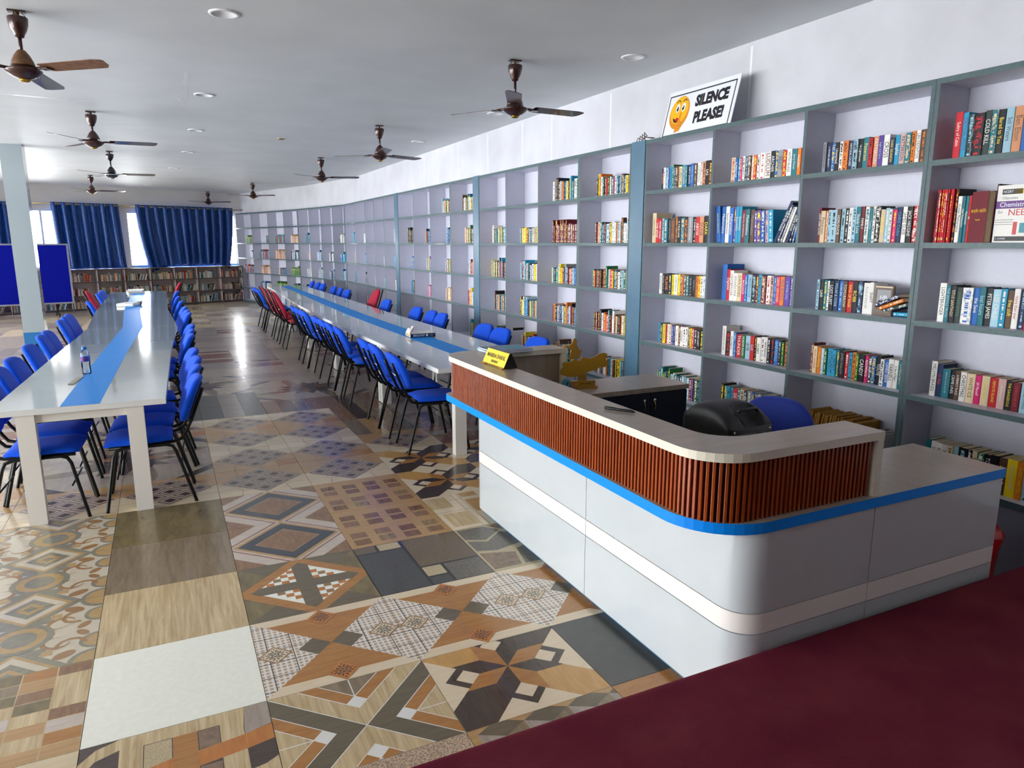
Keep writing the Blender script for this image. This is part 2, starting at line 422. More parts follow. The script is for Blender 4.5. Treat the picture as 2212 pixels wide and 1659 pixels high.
def text(s, size, mat, origin, tx, ty, parent=None, name='lettering', bold=0, align='CENTER', xs=1.0, shear=0, ext=.0004, maxw=None):
    """flat lettering; tx = reading direction, ty = up direction of the letters"""
    cu = bpy.data.curves.new(name, 'FONT'); cu.body = s; cu.size = size; cu.extrude = ext; cu.offset = bold
    cu.align_x = align; cu.align_y = 'CENTER'; cu.shear = shear; cu.resolution_u = 2
    cu.materials.append(MATS[mat])
    tmp = bpy.data.objects.new('tmp', cu); me = bpy.data.meshes.new_from_object(tmp); bpy.data.objects.remove(tmp); bpy.data.curves.remove(cu); me.name = name
    o = obj(name, me, parent)
    tx = Vector(tx).normalized(); ty = Vector(ty).normalized(); tz = tx.cross(ty)
    o.matrix_local = Matrix.Translation(Vector(origin)) @ Matrix((tx, ty, tz)).transposed().to_4x4() @ Matrix.Diagonal((xs, 1, 1, 1))
    return o
def arc(cx, cy, r, a0, a1, n=6):
    return [(cx + r*math.cos(R(a0 + (a1-a0)*i/n)), cy + r*math.sin(R(a0 + (a1-a0)*i/n))) for i in range(n+1)]
ORD = ['first','second','third','fourth','fifth','sixth','seventh','eighth','ninth','tenth','eleventh','twelfth','thirteenth','fourteenth','fifteenth','sixteenth','seventeenth','eighteenth','nineteenth','twentieth','twenty-first','twenty-second','twenty-third','twenty-fourth','twenty-fifth','twenty-sixth','twenty-seventh','twenty-eighth']
# ------------------------------------------------------------------ room shell
ZC = 3.23
FX = 3.847                       # front line of the tall bookcases
DEP = .265
F1, F2, F4 = Vector((3.85, 16.78)), Vector((3.28, 19.66)), Vector((2.08, 23.54))
FAR_O = (2.066, 23.72, 0); FAR_A = math.atan2(.357, .934)

floor = MB().box(-6.7, 4.6, -3.2, 24.6, -.10, -.0125, 'grout').build('floor'); struct(floor, 'tiled floor of many patterned showroom tiles')
GX, GY, OX, OY = .63, .62, -.41, 2.645

def clip(pts, v0, v1):
    for ax, lim, sg in ((0,0,1),(0,1,-1),(1,v0,1),(1,v1,-1)):
        out = []
        for k in range(len(pts)):
            a, b = pts[k], pts[(k+1) % len(pts)]
            da, db = (a[ax]-lim)*sg, (b[ax]-lim)*sg
            if da >= 0: out.append(a)
            if da*db < 0:
                t = da/(da-db); out.append((a[0]+(b[0]-a[0])*t, a[1]+(b[1]-a[1])*t))
        pts = out
        if len(pts) < 3: return None
    return pts
def rect(a, b, c, d): return [(a,c),(b,c),(b,d),(a,d)]
def dia(cx, cy, r): return [(cx,cy-r),(cx+r,cy),(cx,cy+r),(cx-r,cy)]
def circ(cx, cy, r, n=18, ry=None, rot=0):
    ry = ry or r; o = []
    for k in range(n):
        x, y = r*math.cos(2*PI*k/n), ry*math.sin(2*PI*k/n)
        o.append((cx + x*math.cos(rot) - y*math.sin(rot), cy + x*math.sin(rot) + y*math.cos(rot)))
    return o
def sector(quad, d1, d2):
    """point inside one of the four side triangles from its distances to the two diagonals"""
    x = (d1-d2)/math.sqrt(2); y = (d1+d2)/math.sqrt(2)
    for _ in range(quad): x, y = -y, x
    return (.5+x, .5+y)
def d_plain(m): return lambda: (m, [])
def d_diamond():
    P = [('t_pale', rect(0,1,0,1), 0)]
    for cx, cy in ((0,0),(1,0),(0,1),(1,1)):
        P.append(('t_palegrey', dia(cx,cy,.5), 1)); P.append(('t_red', dia(cx,cy,.46), 2)); P.append(('t_palegrey', dia(cx,cy,.435), 3)); P.append(('t_brown', dia(cx,cy,.26), 4))
    P += [('t_tan', dia(.5,.5,.5), 5), ('t_navy', dia(.5,.5,.455), 6), ('t_tan', dia(.5,.5,.30), 7), ('t_brown', dia(.5,.5,.29), 8)]
    P += [('t_red', dia(.5,.5,.15), 9), ('t_brown', dia(.5,.5,.142), 10)]
    return 't_pale', P
def d_octagon():
    P = [('t_orange', [(.44,0),(.56,0),(1,.44),(1,.56),(.56,1),(.44,1),(0,.56),(0,.44)], 1), ('t_white', dia(.5,.5,.42), 2)]
    n = 14; c = .86/14
    for a in range(n):
        for b in range(n):
            if (a+b) % 2: continue
            x, y = .07+a*c, .07+b*c
            if max(abs(x+q*c-.5)+abs(y+w*c-.5) for q in (0,1) for w in (0,1)) < .455: P.append(('t_orange2' if (a*7+b*3) % 3 else 't_caramel', rect(x,x+c,y,y+c), 3))
    P += [('t_olive2', [(.43,.13),(.5,.06),(.57,.13),(.57,.87),(.5,.94),(.43,.87)], 4), ('t_olive2', [(.13,.43),(.87,.43),(.94,.5),(.87,.57),(.13,.57),(.06,.5)], 5)]
    for a, b, cc in (((0,0),(.44,0),(0,.44)),((1,0),(.56,0),(1,.44)),((0,1),(.44,1),(0,.56)),((1,1),(.56,1),(1,.56))):
        P.append(('t_olive', [a, ((b[0]+cc[0])/2,(b[1]+cc[1])/2), cc], 2))
    return 't_olive2', P
def d_lattice():
    P = []; M = ['t_walnut','t_brown','t_walnut2','t_brown','t_walnut']
    for r, v in enumerate((.06,.235,.55,.725)):
        for k, u in enumerate((.055,.30,.545,.79)):
            o = .035 if (k % 2) else 0
            P.append((M[(r*3+k*2+r*k) % 5], rect(u, u+.155, v-.0+o*(1 if r < 2 else -1)*.6, v+.135+o*(1 if r < 2 else -1)*.6), 1))
    return 't_tan', P
def d_stone():
    P = []
    for m, a, b, c, d in (('t_stone_brown',0,.20,.85,1),('t_stone_cream',.215,.43,.85,1),('t_stone_dark',0,.435,0,.835),('t_stone_brown',.45,1,.375,1),('t_stone_cream',.45,.635,.165,.36),('t_stone_dark',.45,.635,0,.15),('t_stone_grey',.65,1,0,.36)):
        P.append((m, rect(a+.006,b-.006,c+.006,d-.006), 1))
    return 't_ink', P
def d_crazy():
    P = []
    S = [('t_stone_grey',[(.02,.98),(.3,.98),(.42,.84),(.2,.66),(.02,.74)]),('t_stone_tan',[(.34,.98),(.72,.98),(.8,.8),(.62,.72),(.45,.84)]),('t_stone_grey',[(.02,.7),(.2,.62),(.4,.8),(.58,.7),(.5,.48),(.2,.4),(.02,.46)]),
         ('t_stone_tan',[(.76,.98),(.98,.98),(.98,.6),(.66,.68),(.84,.78)]),('t_stone_dark',[(.55,.48),(.63,.66),(.98,.55),(.98,.36),(.7,.3)]),('t_stone_tan',[(.02,.4),(.2,.35),(.34,.3),(.28,.04),(.02,.04)]),('t_stone_grey',[(.38,.36),(.52,.43),(.66,.28),(.55,.04),(.32,.04)]),('t_stone_tan',[(.7,.25),(.98,.31),(.98,.04),(.6,.04)])]
    for m, p in S: P.append((m, p, 1))
    return 't_stone_cream', P
def d_boards():
    P = []
    for a, b, c, d, m in ((0,.24,.62,.95,'t_grain'),(.05,.32,.08,.45,'t_grain'),(.42,.70,.40,.78,'t_tan'),(.42,.62,.86,1,'t_tan'),(.72,1,.05,.38,'t_grain'),(.82,1,.55,.9,'t_tan')): P.append((m, rect(a,b,c,d), 2))
    for v in (.0,.5,.82): P.append(('t_joint', rect(0,1,v,v+.006), 1))
    for u in (.33,.4,.71): P.append(('t_joint', rect(u,u+.006,0,1), 1))
    return 't_cream', P
MATS['t_joint'] = MATS['grout']; pm('t_dkorange', '#7a4820', .3, coat=.3)
def flower(P, cx, cy, r, base):
    P.append(('t_caramel' if base else 't_dkorange', dia(cx,cy,r), 5))
    P.append(('t_cream' if base else 't_orange2', dia(cx,cy,r*(.86 if base else .97)), 6))
    k = r*.84
    for q in range(4):
        a = q*PI/2+PI/4; ca, sa = math.cos(a), math.sin(a)
        P.append(('t_ink', circ(cx+ca*k*.33, cy+sa*k*.33, k*.27, 12, k*.15, a), 7))
        P.append(('t_cream' if base else 't_orange2', circ(cx+ca*k*.31, cy+sa*k*.31, k*.21, 10, k*.10, a), 8))
        P.append(('t_slate', circ(cx+ca*k*.33, cy+sa*k*.33, k*.14, 8, k*.06, a), 9))
        b = q*PI/2
        for s in (-1,1):
            P.append(('t_ink', circ(cx+math.cos(b+s*.25)*k*.55, cy+math.sin(b+s*.25)*k*.55, k*.19, 10, k*.05, b+s*.55), 7))
        P.append(('t_ink', circ(cx+math.cos(b)*k*.80, cy+math.sin(b)*k*.80, k*.07, 8), 7))
        P.append(('t_ink', circ(cx+math.cos(b)*k*.2, cy+math.sin(b)*k*.2, k*.06, 8), 7))
def d_flower():
    P = [('t_leaf', [(0,0),(.5,.5),(0,1)], 1), ('t_leaf', [(1,0),(1,1),(.5,.5)], 1), ('t_orange', [(0,1),(.5,.5),(1,1)], 1), ('t_orange', [(0,0),(1,0),(.5,.5)], 1)]
    for k, (sx) in enumerate((0,1)):
        P.append(('t_cream', [(0,sx),(1,sx),(.9,abs(sx-.1)),(.1,abs(sx-.1))], 2))
    P += [('t_olive2', dia(.385,.5,.115), 3), ('t_olive2', dia(.615,.5,.115), 3)]
    flower(P,.115,.5,.115,True); flower(P,.885,.5,.115,True); flower(P,.5,.885,.115,False); flower(P,.5,.115,.115,False)
    return 't_cream', P
def d_chevron():
    P = []; L = math.sqrt(.5); a, b, g = .125, .215, .006
    for q in range(4):
        strip, tri = (('t_grain','t_olive2'), ('t_olive2','t_grain'), ('t_grain','t_olive2'), ('t_olive2','t_grain'))[q]
        S = lambda d1, d2: sector(q, d1, d2)
        P.append((strip, [S(g/2,g/2),S(a,a),S(a,L),S(g/2,L)], 1)); P.append((strip, [S(g/2,g/2),S(L,g/2),S(L,a),S(a,a)], 1))
        P.append(('t_tan2' if False else 't_orange', [S(a+g,b+g),S(b,b+g),S(b,L),S(a+g,L)], 1)); P.append(('t_orange', [S(b+g,a+g),S(L,a+g),S(L,b),S(b+g,b)], 1))
        P.append(('t_white2', [S(a+g,a+g),S(b,a+g),S(b,b),S(a+g,b)], 1))
        t = 't_browngrey' if q in (0,) else 't_grain'
        P.append((t, [S(b+g,b+g*1.8),S(L,L+g),S(b+g,L+g)], 1)); P.append((t, [S(b+g*1.8,b+g),S(L+g,b+g),S(L+g,L)], 1))
    return 't_white2', P
def d_star():
    P = []; r = .205; a = r*math.sqrt(.5); L = .85; c = .262; w = .052
    for q in range(4):
        S = lambda d1, d2: sector(q, d1, d2)
        s1, s2 = ('t_gold','t_dark') if q % 2 == 0 else ('t_dark','t_gold')
        P.append((s1, [S(0,r),S(a,a+r),S(a,L),S(0,L)], 1)); P.append((s2, [S(r,0),S(L,0),S(L,a),S(a+r,a)], 1))
        P.append(('t_cream', [S(a,a),S(c,a),S(c,c),S(a,c)], 2))
        P.append(('t_dark', [S(c,a),S(c+w,a),S(c+w,c+w),S(c,c)], 2)); P.append(('t_dark', [S(a,c),S(c,c),S(c+w,c+w),S(a,c+w)], 2))
    # the eight rhombs of the star
    for k in range(8):
        t0, t1 = k*PI/4, (k+1)*PI/4
        p = [(.5,.5)] + [(.5+r*math.cos(t0), .5+r*math.sin(t0)), (.5+r*(math.cos(t0)+math.cos(t1)), .5+r*(math.sin(t0)+math.sin(t1))), (.5+r*math.cos(t1), .5+r*math.sin(t1))]
        P.append(('t_dark' if k % 2 else 't_orange', p, 4))
    return 't_cream', P
def d_rhomb(flip):
    def f():
        P = []; lo, hi = ('t_pale','t_tan') if not flip else ('t_tan','t_pale')
        P.append((lo, [(0,0),(1,0),(.5,.5)], 0)); P.append((lo, rect(0,1,0,.5), 1)); P.append((hi, rect(0,1,.5,1), 1))
        for cx, cy, m in ((0,0,'t_cream'),(1,0,'t_grain'),(0,1,'t_orange'),(1,1,'t_tan')):
            sx, sy = (1 if cx == 0 else -1), (1 if cy == 0 else -1)
            mm = {('t_cream'): lo, 't_grain': 't_pale' if not flip else 't_orange'}.get(m, hi if not flip else 't_cream')
            P.append(('t_joint', [(cx,cy),(cx+sx*.236,cy),(cx+sx*.266,cy+sy*.2),(cx+sx*.2,cy+sy*.266),(cx,cy+sy*.236)], 2))
            P.append((mm, [(cx,cy),(cx+sx*.23,cy),(cx+sx*.26,cy+sy*.196),(cx+sx*.196,cy+sy*.26),(cx,cy+sy*.23)], 3))
        P.append(('t_ring_pale', dia(.5,.5,.475), 4)); e = .158
        for a in (-1,0,1):
            for b in (-1,0,1):
                cx, cy = .5+(a-b)*e, .5+(a+b)*e
                P += [('t_ring', dia(cx,cy,.135), 5), ('t_ring_pale', dia(cx,cy,.107), 6), ('t_ring', dia(cx,cy,.075), 7), ('t_core', dia(cx,cy,.05), 8)]
        return lo, P
    return f
def ringarc(cx, cy, r0, r1, a0, a1, n=8):
    return [(cx+r1*math.cos(R(a0+(a1-a0)*k/n)), cy+r1*math.sin(R(a0+(a1-a0)*k/n))) for k in range(n+1)]+[(cx+r0*math.cos(R(a1-(a1-a0)*k/n)), cy+r0*math.sin(R(a1-(a1-a0)*k/n))) for k in range(n+1)]
def pieces(P, m, cx, cy, r0, r1, a0, a1, lay, n=6):
    for k in range(n): P.append((m, ringarc(cx,cy,r0,r1,a0+(a1-a0)*k/n,a0+(a1-a0)*(k+1)/n,1), lay))
def d_ornament():
    P = []
    for cy in (0,1):
        P += [('t_oval_grey', dia(.5,cy,.36), 1), ('t_oval_tan', dia(.5,cy,.29), 2), ('t_base_orn', dia(.5,cy,.25), 3), ('t_oval_grey', dia(.5,cy,.17), 4), ('t_oval_tan', dia(.5,cy,.10), 5), ('t_oval_grey', dia(.5,cy,.05), 6)]
    for s in (-1,1):
        for t in (-1,1):
            P += [('t_oval_grey', rect(.5+s*.13-.06,.5+s*.13+.06,.5+t*.24-.05,.5+t*.24+.05), 2), ('t_oval_tan', rect(.5+s*.20-.035,.5+s*.20+.035,.5+t*.28-.035,.5+t*.28+.035), 2)]
            P += [('t_caramel', circ(.5+s*.235,.5+t*.155,.10,16,.085,s*t*.6), 3), ('t_base_orn', circ(.5+s*.25,.5+t*.145,.082,16,.068,s*t*.6), 4)]
            pieces(P, 't_caramel', .5+s*.34, .5+t*.22, .075, .105, 90 if s*t > 0 else 0, (90 if s*t > 0 else 0)+200, 5)
            P += [('t_caramel', circ(.5+s*.31,.5+t*.35,.075,14,.045,-s*t*.5), 4), ('t_caramel', circ(.5+s*.40,.5+t*.06,.06,12,.032,s*t*.9), 4)]
            P += [('t_oval_grey', circ(.5+s*.5,.5+t*.21,.115,18), 2), ('t_oval_tan', circ(.5+s*.5,.5+t*.21,.088,18), 3)]
    P += [('t_oval_grey', circ(.5,.5,.215,24), 5), ('t_oval_tan', circ(.5,.5,.17,24), 6), ('t_oval_grey', circ(.5,.5,.11,20), 7)]
    for cx in (.0,1.):
        for cy in (0.,1.): P += [('t_oval_grey', circ(cx,cy,.165,20), 5), ('t_oval_tan', circ(cx,cy,.13,20), 6)]
    return 't_base_orn', P
def d_mosaic():
    P = []; rr = random.Random(3); M = ['t_tan','t_grain','t_olive','t_browngrey','t_orange','t_oval_grey','t_grain','t_palegrey','t_tan','t_brown']
    for a in range(5):
        for b in range(8): P.append((rr.choice(M), rect(a/5+.004,(a+1)/5-.004,b/8+.004,(b+1)/8-.004), 1))
    return 't_grain', P
def d_weave():
    P = [('t_grain', rect(.32,.80,.885,1), 2), ('t_grain', rect(.20,.32,0,1), 3), ('t_orange', rect(.47,.60,0,.885), 3), ('t_grain', [(.72,0),(.85,0),(.85,.62),(.845,.8),(.87,1),(.80,1),(.72,.885)], 3)]
    P += [('t_orange2', [(0,.44),(.2,.50),(.2,.66),(0,.58)], 2), ('t_orange2', [(.32,.52),(.47,.55),(.47,.70),(.32,.66)], 2), ('t_orange2', [(.60,.565),(.85,.60),(1,.63),(1,.77),(.85,.735),(.60,.70)], 4)]
    P += [('t_stone_cream', rect(.325,.465,.67,.88), 1), ('t_stone_tan', rect(.605,.715,.70,.88), 1), ('t_stone_cream', rect(.325,.465,.28,.51), 1), ('t_stone_tan', rect(.605,.715,.25,.56), 1)]
    P += [('t_greywood', [(.87,1),(.85,.8),(.85,.735),(1,.775),(1,1)], 2), ('t_grain', [(.85,.30),(.93,.315),(1,.35),(1,.47),(.93,.43),(.85,.415)], 3), ('t_grain', [(0,.72),(.08,.85),(.2,.90),(.2,1),(.08,.955),(0,.86)], 3)]
    return 't_plum', P
def d_planks(ms, vertical=True, n=3, seed=1, joint='t_joint'):
    def f():
        P = []; rr = random.Random(seed)
        for k in range(n):
            a, b = k/n+.004, (k+1)/n-.004
            P.append((ms[k % len(ms)], rect(a,b,0,1) if vertical else rect(0,1,a,b), 1))
        return joint, P
    return f
def d_maple(di, dj):
    def f():
        P = []
        def T(p): return (p[0]*2-di, p[1]*2-dj)
        Q = []
        for k in range(8):
            a = k*PI/4+PI/8
            Q.append(('t_far1' if k % 2 else 't_browngrey', circ(.5+.33*math.cos(a), .5+.33*math.sin(a), .2, 14, .055, a+.25*(1 if k % 2 else -1)), 2))
        star = []
        for k in range(24):
            rr = .30 if k % 2 == 0 else .19
            star.append((.5+rr*math.cos(k*PI/12), .5+rr*math.sin(k*PI/12)))
        Q.append(('t_plum', star, 3))
        for k in range(6):
            a0, a1 = k*PI/3, k*PI/3+PI/6
            Q.append(('t_dark' if k % 2 else 't_brown', [(.5,.5),(.5+.19*math.cos(a0),.5+.19*math.sin(a0)),(.5+.25*math.cos(a0+.13),.5+.25*math.sin(a0+.13)),(.5+.19*math.cos(a1),.5+.19*math.sin(a1))], 4))
        for cx in (0,1):
            for cy in (0,1): Q.append(('t_dark', dia(cx,cy,.22), 2)); Q.append(('t_far3', dia(cx,cy,.12), 3))
        for m, p, l in Q: P.append((m, [T(q) for q in p], l))
        return 't_far3', P
    return f
def d_pebble():
    return 't_pebble', [('t_core', rect(.18,.88,.60,.72), 1), ('t_pale', rect(.18,.80,.3,.58), 1)] + [('t_red', rect(.2+.03*k,.21+.03*k,.3,.58), 2) for k in range(19)] + [('t_ink', rect(.22,.84,.64,.68), 2)]
def d_cubes():
    P = []
    for a in range(4):
        for b in range(4):
            x, y = (a + (b % 2)*.5)*.3-.1, b*.26
            P += [('t_greywood', [(x,y),(x+.15,y+.08),(x+.15,y+.25),(x,y+.17)], 1), ('t_browngrey', [(x+.15,y+.08),(x+.3,y),(x+.3,y+.17),(x+.15,y+.25)], 1), ('t_olive2', [(x,y+.17),(x+.15,y+.25),(x+.3,y+.17),(x+.15,y+.09)], 2)]
    return 't_tan', P
def d_parquet():
    P = []
    ms = ['t_orange','t_brown','t_grain','t_orange2','t_tan','t_browngrey']
    for k in range(6): P.append((ms[k], rect(.5*(k % 2)*.6, 1, 1-(k+1)/6+.004, 1-k/6-.004), 1)); P.append((ms[(k+2) % 6], rect(0, .5*(k % 2)*.6-.004, 1-(k+1)/6+.004, 1-k/6-.004), 1))
    return 't_joint', P
DES = {'white': d_plain('t_white'), 'lwood': d_plain('t_grain'), 'bwood': d_plain('t_browngrey'), 'olive': d_plain('t_olive'), 'pale': d_plain('t_pale'), 'slate': d_plain('t_slate'),
       'diamond': d_diamond, 'octagon': d_octagon, 'lattice': d_lattice, 'stone': d_stone, 'crazy': d_crazy, 'boards': d_boards, 'flower': d_flower, 'chevron': d_chevron, 'star': d_star,
       'rhombA': d_rhomb(False), 'rhombB': d_rhomb(True), 'ornament': d_ornament, 'mosaic': d_mosaic, 'weave': d_weave, 'pebble': d_pebble, 'cubes': d_cubes, 'parquet': d_parquet,
       'slateplank': d_planks(['t_slate','t_far2','t_slate'], True, 3), 'brownplank': d_planks(['t_brown','t_dark','t_browngrey'], True, 4), 'tanplank': d_planks(['t_browngrey','t_tan','t_brown'], True, 4),
       'far1': d_planks(['t_far1','t_far2'], False, 2), 'far2': d_plain('t_far2'), 'far3': d_plain('t_far3'), 'far4': d_planks(['t_far3','t_far1','t_far2'], True, 3), 'far5': d_plain('t_far1'),
       'redplank': d_planks(['t_red','t_brown','t_far1'], False, 4)}
for a in (0,1):
    for b in (0,1): DES['maple%d%d' % (a,b)] = d_maple(a,b)
TM = {}
def tile_mesh(key, v0=0, v1=1, vo=0):
    kk = (key, v0, v1)
    if kk in TM: return TM[kk]
    base, P = DES[key]()
    m = MB(); g = .0012
    X = lambda u: (u-.5)*(GX-2*g)
    Y = lambda v: (v-.5)*(GY-2*g)
    m.box(X(0), X(1), Y(v0), Y(v1), -.0125, -.0012, base)
    for ip, (mat, pts, lay) in enumerate(P):
        pts = clip([(p[0], p[1]+vo) for p in pts], v0, v1)
        if not pts: continue
        ar = sum(pts[k][0]*pts[(k+1) % len(pts)][1]-pts[(k+1) % len(pts)][0]*pts[k][1] for k in range(len(pts)))
        if abs(ar) < 1e-5: continue
        if ar < 0: pts = pts[::-1]
        m.add([(X(p[0]), Y(p[1]), -.0013+.00011*(lay+.3)+3e-6*ip) for p in pts], [tuple(range(len(pts)))], mat)
    TM[kk] = m.mesh('tile'); return TM[kk]
def tile_key(i, j):
    near = {(0,0):'white',(0,1):'lwood',(0,2):'bwood',(0,3):'olive',(1,1):'octagon',(1,2):'diamond',(1,3):'diamond',(2,1):'stone',(2,2):'lattice',(2,3):'lattice',(3,1):'crazy',(3,2):'boards',(3,3):'star',(3,4):'star',(4,3):'star',(4,4):'star',
            (0,4):'rhombA',(3,5):'rhombA',(3,6):'tanplank',(3,7):'brownplank',(3,8):'brownplank',(2,8):'brownplank',(4,5):'redplank',(4,6):'brownplank'}
    if (i,j) in near: return near[(i,j)]
    if j == 0 and i >= 1: return 'flower'
    if i <= -1 and j == 0: return 'mosaic'
    if i <= -1 and 1 <= j <= 3: return 'ornament'
    if i in (-1,0) and j in (5,6): return 'maple%d%d' % (i+1, j-5)
    if 4 <= j <= 7 and -3 <= i <= 2: return 'rhombA' if j % 2 == 0 else 'rhombB'
    if i in (2,3) and j in (9,10): return 'maple%d%d' % (i-2, j-9)
    if i in (0,1) and j in (10,11): return 'maple%d%d' % (i, j-10)
    if i in (0,1) and j in (8,9): return 'slateplank'
    h = (i*7 + j*13 + (i*j) % 5) % 9
    return ['far1','far2','far4','far3','redplank','far5','far1','far3','far2'][h]
n_t = 0
for j in range(-2, 22):
    for i in range(-6, 5):
        if j == -2: key = {0:'pale',1:'pebble',2:'cubes',3:'parquet',4:'parquet'}.get(i, 'pale')
        elif j == -1: key = {0:'weave',1:'chevron',2:'star',3:'slate',4:'slate'}.get(i, 'pale')
        else: key = tile_key(i, j)
        cx, cy = OX+GX*(i+.5), OY+GY*(j+.5)
        if cx < -.3 - .55*(cy) or cx > 4.0 or (cy > 16.3 and cx > 3.2): continue
        if j == -1: me = tile_mesh(key, .18, 1, .18 if key == 'star' else 0)
        elif j == -2: me = tile_mesh(key); cy = 2.137-GY/2
        else: me = tile_mesh(key)
        if n_t >= 300: break
        obj('tile', me, floor, (cx, cy, 0)); n_t += 1
# the rest of the floor, far back and off to the side, in one piece
rest = MB(); rr = random.Random(5)
for j in range(-8, 35):
    for i in range(-10, 8):
        cx, cy = OX+GX*(i+.5), OY+GY*(j+.5)
        inside = (-6 <= i <= 4) and (-2 <= j <= 21) and not (cx < -.3 - .55*cy or cx > 4.0 or (cy > 16.3 and cx > 3.2))
        if inside or cy > 24.2 - (0 if cx < 0 else 0): continue
        m = rr.choice(['t_far1','t_far2','t_far3','t_pale','t_greywood','t_palegrey'])
        rest.box(cx-GX/2+.001, cx+GX/2-.001, cy-GY/2+.001, cy+GY/2-.001, -.0125, -.0006, m)
o = rest.build('tiles', floor); o['kind'] = 'stuff'

ceil = MB().box(-6.7, 4.8, -3.2, 25.2, ZC, ZC+.12, 'ceiling_paint').build('ceiling'); struct(ceil, 'white plastered ceiling')
for (x0, y0, x1, y1) in ((.33,7.3,.36,8.75),(-1.4,9.1,-.55,9.16),(.36,9.05,.30,8.6)):
    m = MB(); rr = random.Random(int(x0*10)); n = 12
    L = []; Rr = []
    for k in range(n+1):
        t = k/n; x = x0+(x1-x0)*t; y = y0+(y1-y0)*t; w = .012+.02*rr.random(); dx, dy = (y1-y0), -(x1-x0); l = math.hypot(dx, dy); dx /= l; dy /= l
        L.append((x+dx*w, y+dy*w, ZC-.0006)); Rr.append((x-dx*w, y-dy*w, ZC-.0006))
    m.add(L+Rr, [(k, n+1+k, n+2+k, k+1) for k in range(n)], 'lamp_white'); m.build('plaster_patch', ceil)

def wall_run(name, pts, z0, z1, th, mat, label=None):
    """solid wall along a polyline, thickness to the right-hand side outside of the room"""
    m = MB(); P = [Vector(p) for p in pts]; out = []
    for k, p in enumerate(P):
        ns = []
        if k > 0: d = (P[k]-P[k-1]).normalized(); ns.append(Vector((d.y, -d.x)))
        if k < len(P)-1: d = (P[k+1]-P[k]).normalized(); ns.append(Vector((d.y, -d.x)))
        n = sum(ns, Vector((0,0))).normalized(); out.append(p+n*th/max(.5, n.dot(ns[0])))
    for k in range(len(P)-1):
        m.prism([tuple(P[k]), tuple(out[k]), tuple(out[k+1]), tuple(P[k+1])], z0, z1, mat)
    return struct(m.build(name), label)
def offs(a, b, d):
    t = (b-a).normalized(); n = Vector((t.y, -t.x)); return a+n*d, b+n*d
a1 = Vector((FX+.27, -3.1)); a2 = Vector((FX+.27, 16.72))
b1, b2 = offs(F1, F2, .27); c1, c2 = offs(F2, F4, .27)
wr = wall_run('wall_right', [a1, (a2+b1)/2+Vector((0,.03)), (b2+c1)/2, c2+(c2-c1).normalized()*.55], 0, ZC, .2, 'wall_paint', 'white plastered wall above the tall bookcases')
for y in (4.36, 6.25, 7.45, 8.2, 9.25, 10.35, 11.9):
    MB().box(FX+.2685, FX+.2705, y-.012, y+.012, 2.66, ZC-.03, 'lamp_white').build('plaster_seam', wr)
# far wall with its window openings, built in its own frame: x to the right, y outwards
wf = MB()
wf.box(-9.4, .75, 0, .22, 0, 1.07, 'far_wall_paint').box(-9.4, .75, 0, .22, 2.60, ZC, 'far_wall_paint')
WIN = [(-3.06, .07), (-5.32, -3.30), (-8.7, -5.58)]
for x0, x1 in ((.07,.75),(-3.30,-3.06),(-5.58,-5.32),(-9.4,-8.7)): wf.box(x0, x1, 0, .22, 1.07, 2.60, 'far_wall_paint')
wall_far = wf.build('wall_far', None, FAR_O, (0,0,FAR_A)); struct(wall_far, 'far wall with curtained windows')
for k, (x0, x1) in enumerate(WIN):
    fr = MB(); t = .045
    for a, b, c, d in ((x0,x1,1.10,1.10+t),(x0,x1,2.60-t,2.60),(x0,x0+t,1.10,2.60),(x1-t,x1,1.10,2.60)): fr.box(a, b, .07, .13, c, d, 'window_frame')
    w = fr.build('window_%d' % (k+1), None, FAR_O, (0,0,FAR_A)); struct(w, 'bright sliding window in the far wall')
    n = 3 if x1-x0 > 2.5 else 2
    if k == 1: xs = [x0, x0+.24, x0+1.1, x1]
    elif k == 0: xs = [x0, x0+1.0, x0+2.0, x1]
    else: xs = [x0+(x1-x0)*q/4 for q in range(5)]
    for q in range(len(xs)-1):
        if q: MB().box(xs[q]-.025, xs[q]+.025, .075, .125, 1.145, 2.555, 'window_frame').build('mullion', w)
        MB().box(xs[q]+.02, xs[q+1]-.02, .098, .102, 1.14, 2.56, 'pane_glass').build('pane', w)
    MB().box(x0, x1, -.0, .08, 1.07, 1.102, 'sill_blue').build('window_sill', w)
# side and back walls with openings for the daylight
def open_wall(name, axis, pos, lo, hi, wins, z0, z1, th, label):
    m = MB()
    def bx(a, b, c, d):
        if axis == 'x': m.box(pos-th, pos, a, b, c, d, 'wall_paint')
        else: m.box(a, b, pos-th, pos, c, d, 'back_paint')
    bx(lo, hi, 0, z0); bx(lo, hi, z1, ZC); last = lo
    for a, b in wins: bx(last, a, z0, z1); last = b
    bx(last, hi, z0, z1)
    o = struct(m.build(name), label)
    for k, (a, b) in enumerate(wins):
        f = MB(); n = 4
        for q in range(n+1):
            t = a+(b-a)*q/n
            if axis == 'x': f.box(pos-th*.6, pos-th*.4, t-.025, t+.025, z0, z1, 'window_frame')
            else: f.box(t-.025, t+.025, pos-th*.6, pos-th*.4, z0, z1, 'window_frame')
        f.build('window_frame', o)
        g = MB()
        if axis == 'x': g.box(pos-th*.51, pos-th*.49, a, b, z0, z1, 'pane_glass')
        else: g.box(a, b, pos-th*.51, pos-th*.49, z0, z1, 'pane_glass')
        g.build('pane', o)
        c = (a+b)/2; zc = (z0+z1)/2
        if axis == 'x': portal((pos-th-.03, c, zc), (z1-z0, b-a), (0, -PI/2, 0))
        else: portal((c, pos-th-.03, zc), (b-a, z1-z0), (PI/2, 0, 0))
    return o
open_wall('wall_left', 'x', -6.4, -3.2, 21.5, [(1.3,5.4),(5.8,9.8),(10.2,14.4),(14.8,20.4)], .25, 2.98, .2, 'window wall along the left side')
